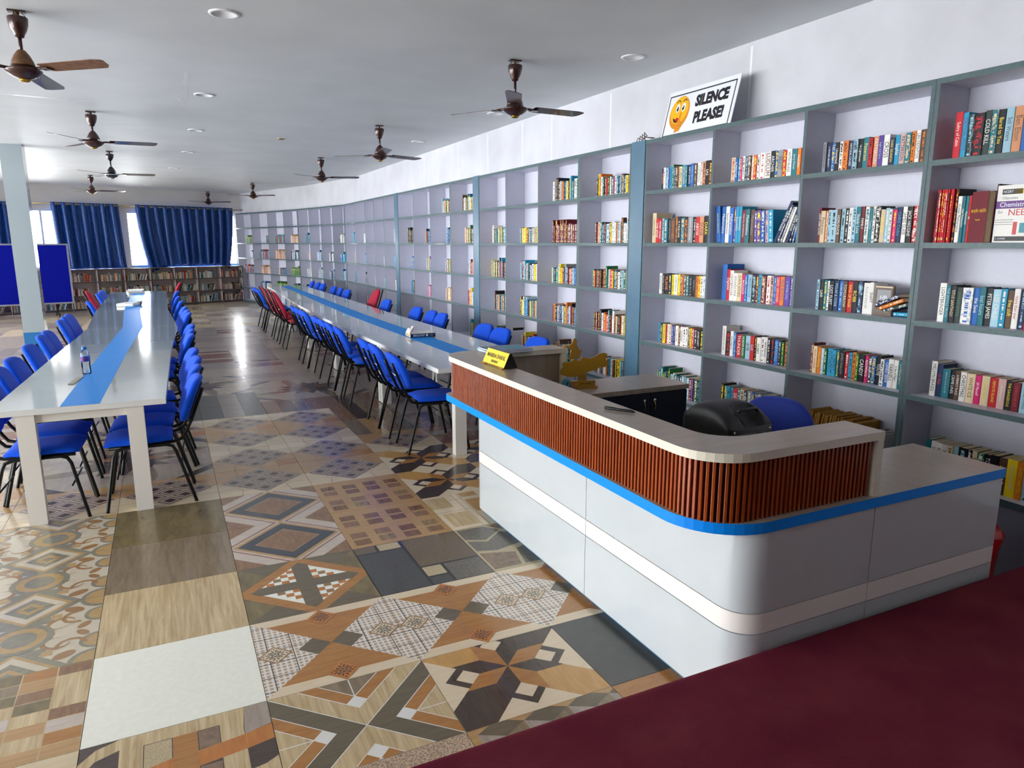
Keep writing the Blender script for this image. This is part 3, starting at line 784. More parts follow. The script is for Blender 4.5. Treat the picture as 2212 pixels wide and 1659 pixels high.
open_wall('wall_back', 'y', -3.0, -7.6, 4.4, [(-6.0,-5.2)], 1.2, 2.6, .2, 'entrance wall behind')
for x0, x1 in WIN:
    c = (x0+x1)/2; ca, sa = math.cos(FAR_A), math.sin(FAR_A)
    p = Vector(FAR_O)+Vector((ca*c-sa*.28, sa*c+ca*.28, 1.84)); portal(p, (x1-x0, 1.5), (-PI/2, 0, FAR_A))
# free-standing square pillar
col = MB().box(-2.09, -1.80, 13.50, 13.80, .35, ZC, 'column_grey').build('column'); struct(col, 'glossy grey painted square pillar with a blue foot')
MB().box(-2.092, -1.798, 13.498, 13.802, 0, .35, 'column_blue').build('painted_foot', col)
# carpeted step in front
plat = MB(); Yp = 1.712
pts = [(-1.6, -2.9), (4.05, -2.9), (4.05, Yp), (-1.6, Yp)]
plat.box(-1.6, 4.05, -2.9, Yp-.02, 0, .30, 'carpet')
prof = [(Yp-.02, .0), (Yp-.004, .0), (Yp, .02), (Yp, .285), (Yp-.006, .296), (Yp-.02, .30)]
V = [(-1.6,y,z) for y,z in prof]+[(4.05,y,z) for y,z in prof]; n = len(prof)
plat.add(V, [(k, n+k, n+k+1, k+1) for k in range(n-1)], 'carpet', True)
p = plat.build('floor_platform'); struct(p, 'raised platform covered in dark red carpet')
# ------------------------------------------------------------------ bookcases
LEV = [2.605, 2.18, 1.737, 1.30, .868, .42]       # middles of the boards, top board first
ET = .030                                          # edge thickness of the boards
def frame_of(PL, PR):
    PL, PR = Vector(PL), Vector(PR); d = (PR-PL); return d.length, math.atan2(d.y, d.x)
def bookcase(label, PL, PR, divs, thick=(), levels=LEV, base='closed', body='laminate', edge='edge_paint', depth=DEP, et=ET, group='tall bookcases along the wall', low=False):
    """PL / PR: ends of the front line seen from the room; divs: positions of uprights along it"""
    L, a = frame_of(PL, PR)
    t = thing('bookcase', label, 'bookcase', (PL[0], PL[1], 0), a, group)
    top = levels[0]+et/2
    for k, x in enumerate(divs):
        w = .022
        x0, x1 = (x-w/2, x+w/2)
        if k == 0: x0, x1 = x, x+w
        if k == len(divs)-1: x0, x1 = x-w, x
        MB().box(x0, x1, 0, depth-.009, 0, top-et, body, front=edge).build('side_panel' if k in (0, len(divs)-1) else 'divider', t)
    MB().box(divs[0], divs[-1], depth-.008, depth, .0, top-et, body).build('back_panel', t)
    MB().box(divs[0], divs[-1], -.002, depth, top-et, top, body, front=edge).build('top_board', t)
    for k in range(len(divs)-1):
        for z in levels[1:]:
            MB().box(divs[k]+(.022 if k == 0 else .011)+.0005, divs[k+1]-(.022 if k == len(divs)-2 else .011)-.0005, -.001, depth-.009, z-et/2, z+et/2, body, front=edge).build('shelf', t)
        if base == 'closed': MB().box(divs[k]+.023, divs[k+1]-.023, .02, .038, 0, levels[-1]-et/2-.001, 'laminate_base').build('base_panel', t)
        elif base == 'open': MB().box(divs[k]+.023, divs[k+1]-.023, .0, depth-.009, 0, .05, body, front=edge).build('bottom_board', t)
    return t
Y0 = 2.673
S = lambda s: Y0+s
bookcase('tall bookcase behind the grey counter end, nearest the red carpet', (FX,S(-.003)), (FX,S(-.86)), [0,.857])
bookcase('tall three-bay bookcase with the SILENCE sign standing on its top', (FX,S(2.605)), (FX,S(.003)), [0,.858,1.73,2.602])
bookcase('tall narrow bookcase between the two nearest blue-grey wall pillars, closest to the sign', (FX,S(3.712)), (FX,S(2.815)), [0,.897])
bookcase('tall three-bay bookcase ending at the second blue-grey wall pillar', (FX,S(6.268)), (FX,S(3.716)), [0,.829,1.68,2.552])
bookcase('tall narrow bookcase just beyond the second blue-grey wall pillar', (FX,S(7.331)), (FX,S(6.46)), [0,.871])
bookcase('tall three-bay bookcase ending at the third blue-grey wall pillar', (FX,S(9.935)), (FX,S(7.335)), [0,.858,1.712,2.60])
bookcase('tall five-bay bookcase beyond the third blue-grey wall pillar', (FX,S(14.08)), (FX,S(10.14)), [0,.917,1.83,2.52,3.21,3.94], base='open')
L2, A2 = frame_of(F2, F1)
bookcase('tall four-bay bookcase where the wall begins to bend', tuple(F2+(F1-F2)*.003), tuple(F1-(F1-F2)*.005), [0,L2*.26,L2*.515,L2*.76,L2*.99], base='open')
L3, A3 = frame_of(F4, F2)
bookcase('tall four-bay bookcase at the far corner beside the window', tuple(F4), tuple(F2-(F2-F4)*.004), [0,1.14,2.24,3.23,L3-.02], base='open')
for k, (s0, s1) in enumerate(((2.61,2.81),(6.272,6.456),(9.94,10.136))):
    m = MB().box(FX-.004, FX+.27, S(s0)+.002, S(s1)-.002, 0, 2.625, 'pillar_paint')
    tag(m.build('wall_pillar'), ['blue-grey painted wall pillar beside the bay under the SILENCE sign','blue-grey painted wall pillar, second from the SILENCE sign','blue-grey painted wall pillar, third from the SILENCE sign'][k], 'pillar', 'painted wall pillars between the bookcases')
# low bookcase under the far windows
def farpt(x, y, z=0):
    ca, sa = math.cos(FAR_A), math.sin(FAR_A); return Vector((FAR_O[0]+ca*x-sa*y, FAR_O[1]+sa*x+ca*y, z))
LOWX = [-9.38,-8.71,-8.04,-7.37,-6.70,-6.03,-5.36,-4.69,-4.02,-3.352,-2.674,-2.025,-1.373,-.68,-.004]
LOWLEV = [1.06, .73, .372]
for k in range(0, len(LOWX)-1, 2):
    xs = LOWX[k:k+3]
    a = farpt(xs[0]+.001, -.325); b = farpt(xs[-1]-.001, -.325)
    bookcase('low brown-edged bookcase under the far window, %s from the corner' % ORD[(len(LOWX)-3-k)//2], (a.x,a.y), (b.x,b.y), [x-xs[0] for x in xs[:-1]]+[xs[-1]-xs[0]-.002], levels=LOWLEV, base='open', body='laminate_warm', edge='edge_brown', depth=.30, et=.022, group='low bookcases under the far windows')

# ------------------------------------------------------------------ books
CC = {'k':'#15151a','w':'#e9e6df','r':'#c01624','c':'#1f93b8','t':'#1b6f7a','b':'#1b63b0','n':'#152a52','y':'#efd21f','o':'#dd7a1c','g':'#1d6b39','p':'#d3176c','v':'#5a3f96','e':'#8d8f92','m':'#6e1420','a':'#dcc7a0','h':'#5d4331','l':'#9cc3d2','d':'#2b3a38','s':'#c9a39a','q':'#cf8d62'}
CN = {'k':'black','w':'white','r':'red','c':'bright blue','t':'teal','b':'blue','n':'navy','y':'yellow','o':'orange','g':'green','p':'magenta','v':'purple','e':'grey','m':'maroon','a':'beige','h':'brown','l':'pale blue','d':'dark green','s':'pinkish','q':'salmon'}
INK = {'k':'wyoewlr','w':'kbrnktm','r':'wyk','c':'wkn','t':'wya','b':'wyl','n':'wly','y':'kbr','o':'kwm','g':'wy','p':'wy','v':'wly','e':'wk','m':'wya','a':'khr','h':'wao','l':'nkw','d':'lwa','s':'mkw','q':'wkb'}
bookn = [0]
PAGE = hexc('#cdb994')
def book_mesh(w, h, d, c, ink, plain=False):
    """hard or soft cover: two boards and a gently rounded spine; x thickness, -y is the spine side, z up"""
    k = bookn[0]; bookn[0] += 1
    tb = .0016; r = min(.003, w*.2)
    V = []; F = []
    prof = [(0,d),(0,r*1.2),(r*.5,r*.3),(w*.3,-.0006),(w*.7,-.0006),(w-r*.5,r*.3),(w,r*1.2),(w,d)]
    inn = [(tb,d),(tb,r*1.5),(tb,r*1.5),(w*.3,tb),(w*.7,tb),(w-tb,r*1.5),(w-tb,r*1.5),(w-tb,d)]
    n = len(prof)
    for z in (0, h):
        V += [(x,y,z) for x,y in prof]; 
    for z in (0, h): V += [(x,y,z) for x,y in inn]
    uvs = []
    for q in range(n-1):
        F.append((q, q+1, n+q+1, n+q)); sp = 0 < q < n-2
        if sp and not plain:
            u0, u1 = prof[q][0]/w, prof[q+1][0]/w
            uvs += [(k+min(.99,max(.01,u0)),.002),(k+min(.99,max(.01,u1)),.002),(k+min(.99,max(.01,u1)),1),(k+min(.99,max(.01,u0)),1)]
        else: uvs += [(0,0)]*4
        F.append((2*n+q+1, 2*n+q, 3*n+q, 3*n+q+1)); uvs += [(0,0)]*4
        F.append((n+q, n+q+1, 3*n+q+1, 3*n+q)); uvs += [(0,0)]*4
        F.append((q+1, q, 2*n+q, 2*n+q+1)); uvs += [(0,0)]*4
    for e in (0, n-1):
        F.append((e, n+e, 3*n+e, 2*n+e) if e else (n+e, e, 2*n+e, 3*n+e)); uvs += [(0,0)]*4
    me = bpy.data.meshes.new('book'); me.from_pydata(V, [], F); me.materials.append(MATS['book_cover'])
    lay = me.uv_layers.new(name='spine'); lay.data.foreach_set('uv', [x for p in uvs for x in p])
    nl = len(uvs)
    for nm, colr in (('cover', c), ('ink', ink)):
        at = me.color_attributes.new(nm, 'FLOAT_COLOR', 'CORNER'); at.data.foreach_set('color', list(colr)*nl)
    return me
class Stuff:
    """many far books gathered into one mesh"""
    def __init__(s): s.V = []; s.F = []; s.U = []; s.C = []; s.I = []; s.M = []
    def add(s, M, w, h, d, c, ink):
        k = bookn[0]; bookn[0] += 1; b = len(s.V)
        p = [(0,0,0),(w,0,0),(w,d,0),(0,d,0),(0,0,h),(w,0,h),(w,d,h),(0,d,h)]
        s.V += [tuple(M @ Vector(q)) for q in p]
        for f, kind in (((0,1,5,4),1),((1,2,6,5),0),((3,0,4,7),0),((2,3,7,6),2),((4,5,6,7),2),((0,3,2,1),0)):
            s.F.append(tuple(i+b for i in f)); s.M.append(1 if kind == 2 else 0)
            s.U += [(k+.01,.002),(k+.99,.002),(k+.99,1),(k+.01,1)] if kind == 1 else [(0,0)]*4
            s.C += list(c)*4; s.I += list(ink)*4
    def build(s, name):
        me = bpy.data.meshes.new(name); me.from_pydata(s.V, [], s.F); me.materials.append(MATS['book_cover']); me.materials.append(MATS['page'])
        me.polygons.foreach_set('material_index', s.M)
        me.uv_layers.new(name='spine').data.foreach_set('uv', [x for p in s.U for x in p])
        me.color_attributes.new('cover', 'FLOAT_COLOR', 'CORNER').data.foreach_set('color', s.C)
        me.color_attributes.new('ink', 'FLOAT_COLOR', 'CORNER').data.foreach_set('color', s.I)
        return obj(name, me)
RB = random.Random(11)
def jit(c, a=.12):
    f = 1+RB.uniform(-a, a); return tuple(min(1, max(.003, x*f)) for x in c[:3])+(1,)
def book(loc, rz, w, h, d, ck, label, group, title=None, lean=0, ik=None, cat='book', tsize=None, tcol=None, xs=.8, plain=False):
    """one book: cover, page block and (where it can be read) its lettering. loc = bottom front corner at the viewer's left of the spine"""
    c = jit(hexc(CC[ck])); ik = ik or RB.choice(INK[ck]); ink = hexc(CC[ik])
    o = obj('book', book_mesh(w, h, d, c, ink, plain or bool(title)), None, loc)
    o.rotation_euler = Euler((0, lean, rz)); tag(o, label, cat, group)
    MB().box(.0017, w-.0017, .004, d-.003, .002, h-.003, 'page').build('page_block', o)
    if title:
        parts = title if isinstance(title, (list, tuple)) else [title]
        z = h*.93
        tot = sum(len(p) for p in parts)
        for q, p in enumerate(parts):
            share = (h*.80)*len(p)/tot
            size = tsize or min(w*.95, share/(max(1, len(p))*.62*xs))
            ln = share
            mat = 'ink_'+(tcol[q] if tcol else ik)
            text(p, size, mat, (w/2, -.0012, z-ln/2), (0,0,-1), (1,0,0), o, 'title', 0, 'CENTER', xs)
            z -= ln+h*.03
    return o
for k_, v_ in CC.items(): pm('ink_'+k_, v_, .45)
BAYN = ['bay nearest the carpet','bay behind the office chair','bay behind the speaker','bay under the sign']
ROWN = ['top shelf','second shelf down','third shelf down','fourth shelf down','fifth shelf down']
SHZ = [z+ET/2 for z in LEV[1:]]
def row(bay, r, yl, yr, spec, h=.185, d=.118, setback=.05, hv=.012, n0=0):
    """spec: list of (colour key, relative thickness, height factor, title, ink, lean, extra) from the far end to the near end"""
    tot = sum(s[1] for s in spec); span = yl-yr; y = yl
    for k, s in enumerate(spec):
        ck, rel, hf = s[0], s[1], s[2]; title = s[3] if len(s) > 3 else None; ik = s[4] if len(s) > 4 else None; lean = s[5] if len(s) > 5 else 0
        w = span*rel/tot-.0006; hh = h*hf*(1+RB.uniform(-hv, hv)*1.5); dd = d*(1 if hf < 1.12 else min(hf, 1.5))
        dd = min(dd, DEP-.012-setback)
        x = FX+setback+RB.uniform(-.004, .004)
        lab = '%s%s book, %s from far end, %s, %s' % ('tall ' if hf > 1.15 else '', CN[ck], ORD[k+n0], ROWN[r], BAYN[bay])
        if lean: x0 = y; 
        z = SHZ[r]
        book((x, y, z + (0 if lean == 0 else (w*math.sin(abs(lean)) if lean > 0 else 0))), -PI/2, w*(math.cos(lean) if lean else 1), hh, dd, ck, lab, 'books in the near bookcases', title, lean, ik)
        y -= w+.0006
def E(s):
    """'k' or 'k1.2' or 'k1/1.3' compact list of colour, thickness, height"""
    out = []
    for t in s.split():
        ck = t[0]; a, _, b = t[1:].partition('/'); out.append((ck, float(a or 1), float(b or 1)))
    return out
def names(lst, d):
    o = []
    for k, s in enumerate(lst):
        o.append(s + tuple(d[k]) if k in d else s)
    return o
# bay 0, nearest the red carpet
row(0,0,2.572,2.13,names(E('r1.3/1.08 c1/1.05 d1 k1.7 d1.1 t1.1 k1.2 l1.3/1.02 q1.4/1.02 b1.9/1.04 k1.2'),{0:('Sultry of Cabin','w'),1:('CRITICAL MOVE','v'),4:('COLD KILL','w'),6:('Bared to You','y'),7:('Still Waters','n'),8:('Ben Elton','h'),9:('SAIL','w')}),.222,.14,.045)
row(0,2,2.571,2.04,names(E('w1.5/1.08 t1/1.04 k1.3/1.02 d1.3 w2.2 b1.2 t1.3 k1.4 l1.6 c1.2 h1.2 w1.2/1.02 n1.1 r1.6 k1.2'),{0:('LIGHTBRINGER','k'),1:('THE WHOLE TRUTH','l'),2:('TITUS SANTIAGO','a'),3:('DIVIDED EMPIRE','g'),5:('the Seve','w'),6:('lost hours','l'),7:('PETER JAMES','w'),8:('LEE CHILD','w'),10:('free shift','y'),11:('more than ever','r'),13:('DEMURE','y')}),.20,.125,.075)
row(0,3,2.58,2.02,names(E('w1.3/1.2 n1.2/1.12 t1.7/1.03 k1 h1.1 w1.3 a1.7/.98 p1.2/.96 a1.6/.98 r1.5/.96 s1.5/.97 k1.3/.95 m1.4/.95 l1.5/.97 r1.2'),{0:('MELVYN BRAGG','k'),1:('in bits','r'),2:('BEHIND FLAME MATTER','l'),3:('CRIME LINES',"w"),4:('A PERFECT PLACE','w'),5:('CHRISTMAS','k'),6:('WHITE ICE','h'),7:('Jill Mansell','w'),8:('Before Sunset','y'),9:('REMOTE ISLAND','y'),10:('10th Anniversary','w'),11:('THE DANGEROUS','y'),12:('CAROLINE ICE','r'),13:('Woman Home','t')}),.165,.112,.10)
row(0,4,2.536,1.96,names(E('t1.3/1.03 w1.2 w1.3/.98 w1.2/.98 a1.2/.99 l1.1 k1.9/1.02 k1 a1.1/1.0 g1.4 k1.3 k1.5/1.01 h1.6 y2.0/1.02 o1.3/1.02 l1.5'),{0:('Runaway','y'),1:('MICHAEL C','k'),2:('RIVER FEAST','k'),3:('MICHAEL C','h'),5:('Pam Evans','w'),8:('SAS GHOST','h'),10:('TOM BOWER','w'),11:('CHRIS','r'),12:('ALEX B','w'),13:('KEEPER LOST CITIES','w'),14:('DAISY HAITES','y')}),.20,.125,.055)
# second shelf of bay 0: school books, two of them with the cover turned to the room
sp = E('r.42/1.0 r.42 r.42 r.42 r.42 r.42 r.42 r.42')
row(0,1,2.623,2.525,sp,.285,.15,.04,.002)
z1 = SHZ[1]
def cover_book(loc, rz, w, h, d, ck, label, writing, spine=None, sm=None):
    """a book standing with its front cover turned towards the room: front board faces -y"""
    o = bpy.data.objects.new('book', None); COL.objects.link(o); o.location = loc; o.rotation_euler = (0,0,rz); tag(o, label, 'book', 'books in the near bookcases')
    MB().box(0, w, 0, .0018, 0, h, 'ink_'+ck).box(0, w, d-.0018, d, 0, h, 'ink_'+ck).rbox(-.002, .001, -.0002, d+.0002, 0, h, .0014, sm or 'ink_'+ck, 1).build('cover', o)
    MB().box(.002, w-.003, .002, d-.002, .002, h-.003, 'page').build('page_block', o)
    for wr in writing:
        if wr[0] == 'T': _, s, size, mat, x, z, xs = wr; text(s, size, mat, (x*w, -.0006, z*h), (1,0,0), (0,0,1), o, 'lettering', 0, 'CENTER', xs)
        else:
            _, x0, x1, za, zb, mat = wr; MB().box(x0*w, x1*w, -.0006, .0005, za*h, zb*h, mat).build('printed_panel', o)
    if spine: text(spine[0], spine[1], spine[2], (-.0026, d/2, h/2), (0,0,-1), (0,-1,0), o, 'title', 0, 'CENTER', .8)
    return o
row(0,1,2.523,2.43,[('k',.8,1.0),('w',1.2,.86,'Human Mathematics','k'),('t',.9,.86,'Ideal Mathematics','w'),('t',.9,.86,'Mathematics','w'),('r',.8,.86,'MS','w')],.285,.15,.045,.002,8)
cover_book((FX+.04,2.428,z1), -PI/2-.35, .115, .262, .04, 'm', 'maroon book with large yellow Devanagari lettering, cover turned out, second shelf down', [('T','ऋग्वेद संहिता',.021,'gold_print',.48,.62,1),('T','Rigveda',.011,'gold_print',.48,.45,1)])
row(0,1,2.318,2.302,[('k',1,1.04)],.285,.15,.06,.002,14)
cover_book((FX+.035,2.298,z1), -PI/2-.12, .21, .285, .028, 'w', 'white chemistry exam book with purple title band, cover turned to the room',
    [('P',.12,.62,.84,.93,'black'),('P',.45,.66,.845,.925,'gold_print'),('P',.0,1,.595,.725,'purple'),('T','NCERT',.018,'print_white',.27,.884,.9),('T','Plus',.016,'black',.55,.884,.9),('T','Objective',.021,'ink_e',.33,.775,1),('T','Chemistry',.034,'print_white',.43,.66,1),('T','for',.022,'ink_e',.13,.535,1),('T','NEET',.045,'red_plain',.60,.52,1.1),('T','Volume II',.012,'ink_e',.85,.45,1),('P',.48,.58,.14,.36,'red_plain'),('P',.64,.78,.17,.34,'teal'),('P',.82,.97,.15,.36,'ink_m'),('P',.05,1,.03,.11,'black'),('T','S. CHAND',.012,'print_white',.2,.07,1),
     ('T','Concepts and theory for each chapter',.0062,'ink_e',.24,.40,1),('T','Solved examples and practice papers',.0062,'ink_e',.24,.36,1),('T','Previous years questions with answers',.0062,'ink_e',.24,.32,1)], ('Chemistry for NEET',.018,'black'), 'label_blue')
# bay 1
row(1,0,3.432,2.705,names(E('e1/1.05 n1.3 b1.1 k1.1 w1.1 o1.5 n1.3/.98 l1.3 k1.2/1.02 t1.5/1.02 r1.1 q1.3 v1.3/1.03 w1.5/1.03 n1.3/.9 c1.2/.94 s1.3/.95 t1.3/.96 o1 w1/1.0 h1.2 k1.1'),{0:('BOOKCASE OF THE MONTH','k'),1:('L. MICHAEL BENNETT','w'),3:('Unwanted','w'),6:('NATURAL CAUSES','w'),8:('16 Lighthouse','w'),9:('Patterson','y'),11:('PATTERSON','w'),12:('Sugar and Spice','l'),13:('CROSS','k'),14:('DARK REUNION','y'),15:('Sophie','w'),16:('PATTERSON','n'),19:('LEN DEIGHTON','k'),21:('NYPD RED','c')}),.178,.112,.05)
row(1,1,3.425,2.705,names(E('m.9/1.08 a1.5 o.7 l1 l1.9/1.02 h1.2/1.02 l1.2/1.03 k1.1/1.03 w1.1/1.03 l1.1/1.05 t1.3/1.05 m1.1/1.05 w1.2/1.05 t1 w.8/1.06 k1.4/1.06 a1.3/.95 l1.1/.97 w.8/.96 p1.1/.93 n1.4 w1.2 k1.5 r1.2 a1'),{0:('LOVE WAR VOWS','w'),1:('Patterson','k'),5:('HON DUCIE','w'),10:('Steady Love','w'),11:('FAMILY','w'),13:('Twelve','l'),16:('MOOLA','y'),20:('CHRIS Codex','c'),21:('JAMES GLASS','k'),22:('JACK HIGGINS','w')}),.205,.125,.045)
row(1,2,3.416,2.985,names(E('l.8/1.02 k1.1/1.02 t1 w.6 k1.2 n1.3 b1.1 h1.1 r1.4 k1.3 n1.3 w1.6 w1'),{1:('LIAR','w'),4:('LOST FLEET','w'),5:('POLAR & CODE','l'),7:('TOMORROW','a'),8:('KING OF RAGE','y'),9:('ROBB','y'),11:('RULE of WOLVES','e'),12:('SHAFT','k')}),.195,.125,.075)
cover_book((FX+.075,2.975,SHZ[2]), -PI/2, .118, .182, .022, 'h', 'grey-brown book lettered HB, cover turned to the room, beside a slumped pile', [('P',.12,.9,.42,.86,'ink_e'),('P',.22,.75,.42,.5,'ink_d'),('T','HB',.035,'print_white',.5,.6,1.1),('T','BROOKS',.010,'print_white',.5,.46,1),('T','HUNTERS',.02,'ink_e',.5,.14,1),('P',.02,.98,.93,.97,'ink_a')], None, 'ink_w')
for k, (ck, dz, yy, rot, lab) in enumerate((('n',.075,2.86,-.42,'navy paperback on top of the slumped pile beside the HB book'),('o',.045,2.84,-.38,'orange paperback second in the slumped pile beside the HB book'),('d',.022,2.825,-.30,'green paperback third in the slumped pile beside the HB book'),('c',.0,2.79,-.03,'blue paperback lying flat under the slumped pile'))):
    o = obj('book', book_mesh(.024, .165, .112, jit(hexc(CC[ck])), hexc(CC['w'])), None, (FX+.07+.01*k, yy+.02, SHZ[2]+dz+.0245+(.0 if k == 3 else 0.0)))
    # lying on its side, spine to the room, tilted
    o.matrix_world = Matrix.Translation((FX+.05+.012*k, yy+.085 if k < 3 else yy+.06, SHZ[2]+dz*.6+.001+(.002 if k == 3 else .004))) @ Matrix.Rotation(-PI/2, 4, 'Z') @ Matrix.Rotation(rot, 4, 'Y') @ Matrix.Translation((0,0,.024)) @ Matrix.Rotation(PI/2, 4, 'Y')
    tag(o, lab, 'book', 'books in the near bookcases')
    MB().box(.0017, .0223, .004, .109, .002, .162, 'page').build('page_block', o)
row(1,3,3.434,2.705,names(E('m.9/1.1 a1.4/1.02 o1.2 l1 g1/.97 c1.7 c1.2 t.8 k1.8 r1.2/.97 c1 o1.1 g.9 k1.6/.98 p1/.98 d1.1 b1.1 k1.2/1.02 w1.1/.93 b1.1/.95 w1.4/.97 w1.2/.96 t1.6/.97 t1.2'),{1:('PENNY VINCENZI','r'),2:('Nora Fleming','y'),5:('WITHOUT','n'),6:('A PERFECT','n'),8:('JAMES MASLOW','e'),13:('CANDY','w'),14:('ROOMMATE','w'),17:('TOUTE','w'),19:('CAMEO SERVE','w'),20:('FARNELL','k'),21:('A Sea of Pages','k'),22:('STARLIGHT','a')}),.178,.112,.085)
# bay 2
row(2,0,4.273,3.575,names(E('a1.5/1.02 b1/.98 c.8 p.7 w.9 k1 h1 s1 r1 w.9 w1.6/1.06 w1.8/1.05 k1.3/1.05 b1.1/1.04 e1.4/1.04 r1.1 w1.5/1.03 t1.6/1.03 o1 r1.2'),{1:('SUPERSTAR','w'),11:('LUDLUM','m'),12:('ARCHER','w'),14:('BEAST','h'),16:('WITH GLASS','k'),17:('Jenny Pitman','w'),18:('Insatiable','w')}),.175,.112,.05)
row(2,1,4.374,3.99,[('b',1.3,1.12,'Essential Mathematics','y',-.10),('b',1.0,1.10,'Mathematics','w'),('w',1.1,1.10,'General Mathematics','k'),('b',1.1,1.05,'Mathematics','w'),('v',.6,1.08),('c',.8,1.08,'Economics','w'),('c',.8,1.08,'Economics','w'),('m',1.1,.97,'ESSENTIAL MATHEMATICS','w'),('t',1.1,.98,'Mathematics','w'),('h',1.1,.97,'Mathematics','e')],.245,.15,.04,.004)
row(2,1,3.985,3.80,[('v',.6,.96,None,'w',-.04),('v',.9,.97,None,'y',-.06),('b',.8,.97,None,'w',-.06),('s',.7,.96,None,'b',-.08),('c',1,.97,None,'w',-.08)],.235,.14,.045,.004,10)
for k, (ck, y, lean, h, w, ttl) in enumerate((('n',3.795,.46,.30,.026,'NEW METHODS'),('n',3.765,.42,.272,.022,None),('e',3.735,.40,.255,.018,None),('w',3.712,.38,.25,.018,None),('n',3.685,.36,.258,.024,'WHITE BOOK'),('k',3.655,.30,.25,.02,None),('b',3.628,.22,.245,.018,None),('g',3.60,.12,.235,.014,None))):
    book((FX+.04, y, SHZ[1]+.0005+w*math.sin(lean)), -PI/2, w, h, .15, ck, '%s schoolbook, %s of the leaning ones, second shelf down behind the speaker' % (CN[ck], ORD[k]), 'books in the near bookcases', ttl, lean, 'w')
row(2,2,4.333,3.575,names(E('b1.7/1.32 r1.3/1.15 w1.3/1.13 w1.3/1.02 a1.6/1.02 p.9 b.9 l1.4 k1.4 m.9 c1 m1.5/.99 w1.2/.99 s1 b.9/.98 p1.2/.99 o1.3/.99 v1.6 v1.3 r1.2/.88'),{0:('General Science','v'),1:('Digestic','w'),2:('LIGHTBRINGER','k'),3:('SOUNDS FINE','h'),4:('DAN JONES','h'),5:('BROCANTE','w'),7:('FROZEN RIVER','b'),15:('DEAD GROUND','y'),16:('FAIR BLOOD','v'),17:('A TEMPER STILL','l'),19:('LADY','w')}),.205,.125,.08)
row(2,3,4.303,3.575,names(E('w1.4/1.22 k1.6/1.02 w1.1/1.05 b1 r1.8/.98 g1.2/.96 l1.6/.97 r1.4/.97 k.7 w1.4/.96 w1 w1.1 k1 k1 b1.3 k1 g.8/.95 h1 r1 o1'),{0:('THE RIVER ROUND THE WORLD','k'),2:('Stone diagnosis','k'),4:('THUNDER','w'),5:('MURDER ROAD','w'),6:('drift','k'),7:('Still','l'),9:('ocean','k'),11:('dark Dances','n'),14:('BABYDOLL','l')}),.185,.115,.09)
row(2,4,4.28,3.79,names(E('k1/1.05 t1 c1.1/.99 c.8/.98 r1.6/.97 l.9/.96 a1.2 d1/.97 e1.4 b1 b1.2 w.8/.98 g2/1.0'),{4:('SISTERS','w'),12:('','w')}),.205,.13,.09)
cover_book((FX+.085,3.785,SHZ[4]), -PI/2, .112, .178, .026, 'k', 'black book lettered BARE BONES in yellow, cover turned out behind the speaker', [('P',.30,.75,.5,.9,'ink_h'),('P',.8,.95,.5,.95,'ink_h'),('T','BARE',.026,'gold_print',.55,.78,1),('T','BONES',.026,'gold_print',.55,.64,1),('T','Kathy',.020,'ink_w',.45,.36,1),('T','HS',.036,'ink_w',.72,.2,1)], None, 'ink_y')
o = obj('book', book_mesh(.03, .17, .112, hexc(CC['k']), hexc(CC['w'])), None); o.matrix_world = Matrix.Translation((FX+.03, 3.66, SHZ[4]+.001)) @ Matrix.Rotation(-PI/2, 4, 'Z') @ Matrix.Translation((-.07,0,.03)) @ Matrix.Rotation(PI/2, 4, 'Y')
tag(o, 'dark book lying flat beside the BARE BONES book on the lowest visible shelf', 'book', 'books in the near bookcases'); MB().box(.0017, .0283, .004, .109, .002, .167, 'page').build('page_block', o)
# bay 3
row(3,0,5.116,4.455,names(E('k1.1/1.0 w1.1/1.02 l1 v.6 c1.5/1.03 g.6/1.1 d.8 d.8 k.8 a1.6/.98 c1.4 t1 n1.5 b1.5/1.02 h1.2 w1.4/1.02 s1 q1.2/1.04 k1.5/1.05 m1.3 w1'),{0:('DUNGO','o'),4:('CRAIG & THE','n'),9:('LUDLUM','k'),10:('AFTER DARK','a'),12:('DIRTY DANTE','w'),13:('PARIS RENTAL','l'),15:('LONDON','g'),18:('SAS','w')}),.178,.112,.055)
row(3,1,5.21,4.455,names(E('a1.6/1.24 r1.1 r1.2 l.9 t1.6/.99 k1.2/.98 h1.7/1.0 h.9/1.04 k1.1/1.04 t1.4/.98 k1.4/.98 e1.9/1.0 k.9 r1.4/.99 q1.5/1.0 k1.5/1.02 k1'),{0:('Textbook of Biology','h'),1:('THE SPINE','w'),2:('SPEED MARK','w'),5:('UNFORGIVEN','e'),6:('EYEWITNESS','o'),8:('A TALE LINE','w'),11:('MASON ZONING','w'),13:('ABYSS','w'),14:('DUNE','m'),15:('DARK','y')}),.205,.125,.05)
row(3,2,5.108,4.455,names(E('w1.3/1.02 k1.1 k1.8 n1.4 y1.3 w1.5 y1 m1 o.7 h1 t1.2 k1.5 k1.6 o1 y1.2 w1 w1 k1 r1'),{0:('SHADOW','k'),2:('FLAME','o'),4:('A MONTERIAN','k'),5:('ROBBER BRIDGE','b'),12:('Philip Pullman','e')}),.172,.11,.075)
row(3,3,5.112,4.455,names(E('c.8 n1.1 y1.4 r.8 w.8 a1.1 v1.2 d.7 w1.4 m.9 w1 w1.5 w1 h.9 y.7 r1 k1.1 k1.4 k1.3 w1.2 k1'),{2:('SAVANNAH','n'),8:('CALVIN LINE','k'),10:('ALMOND','k'),17:('JAMES HART','w')}),.168,.11,.085)

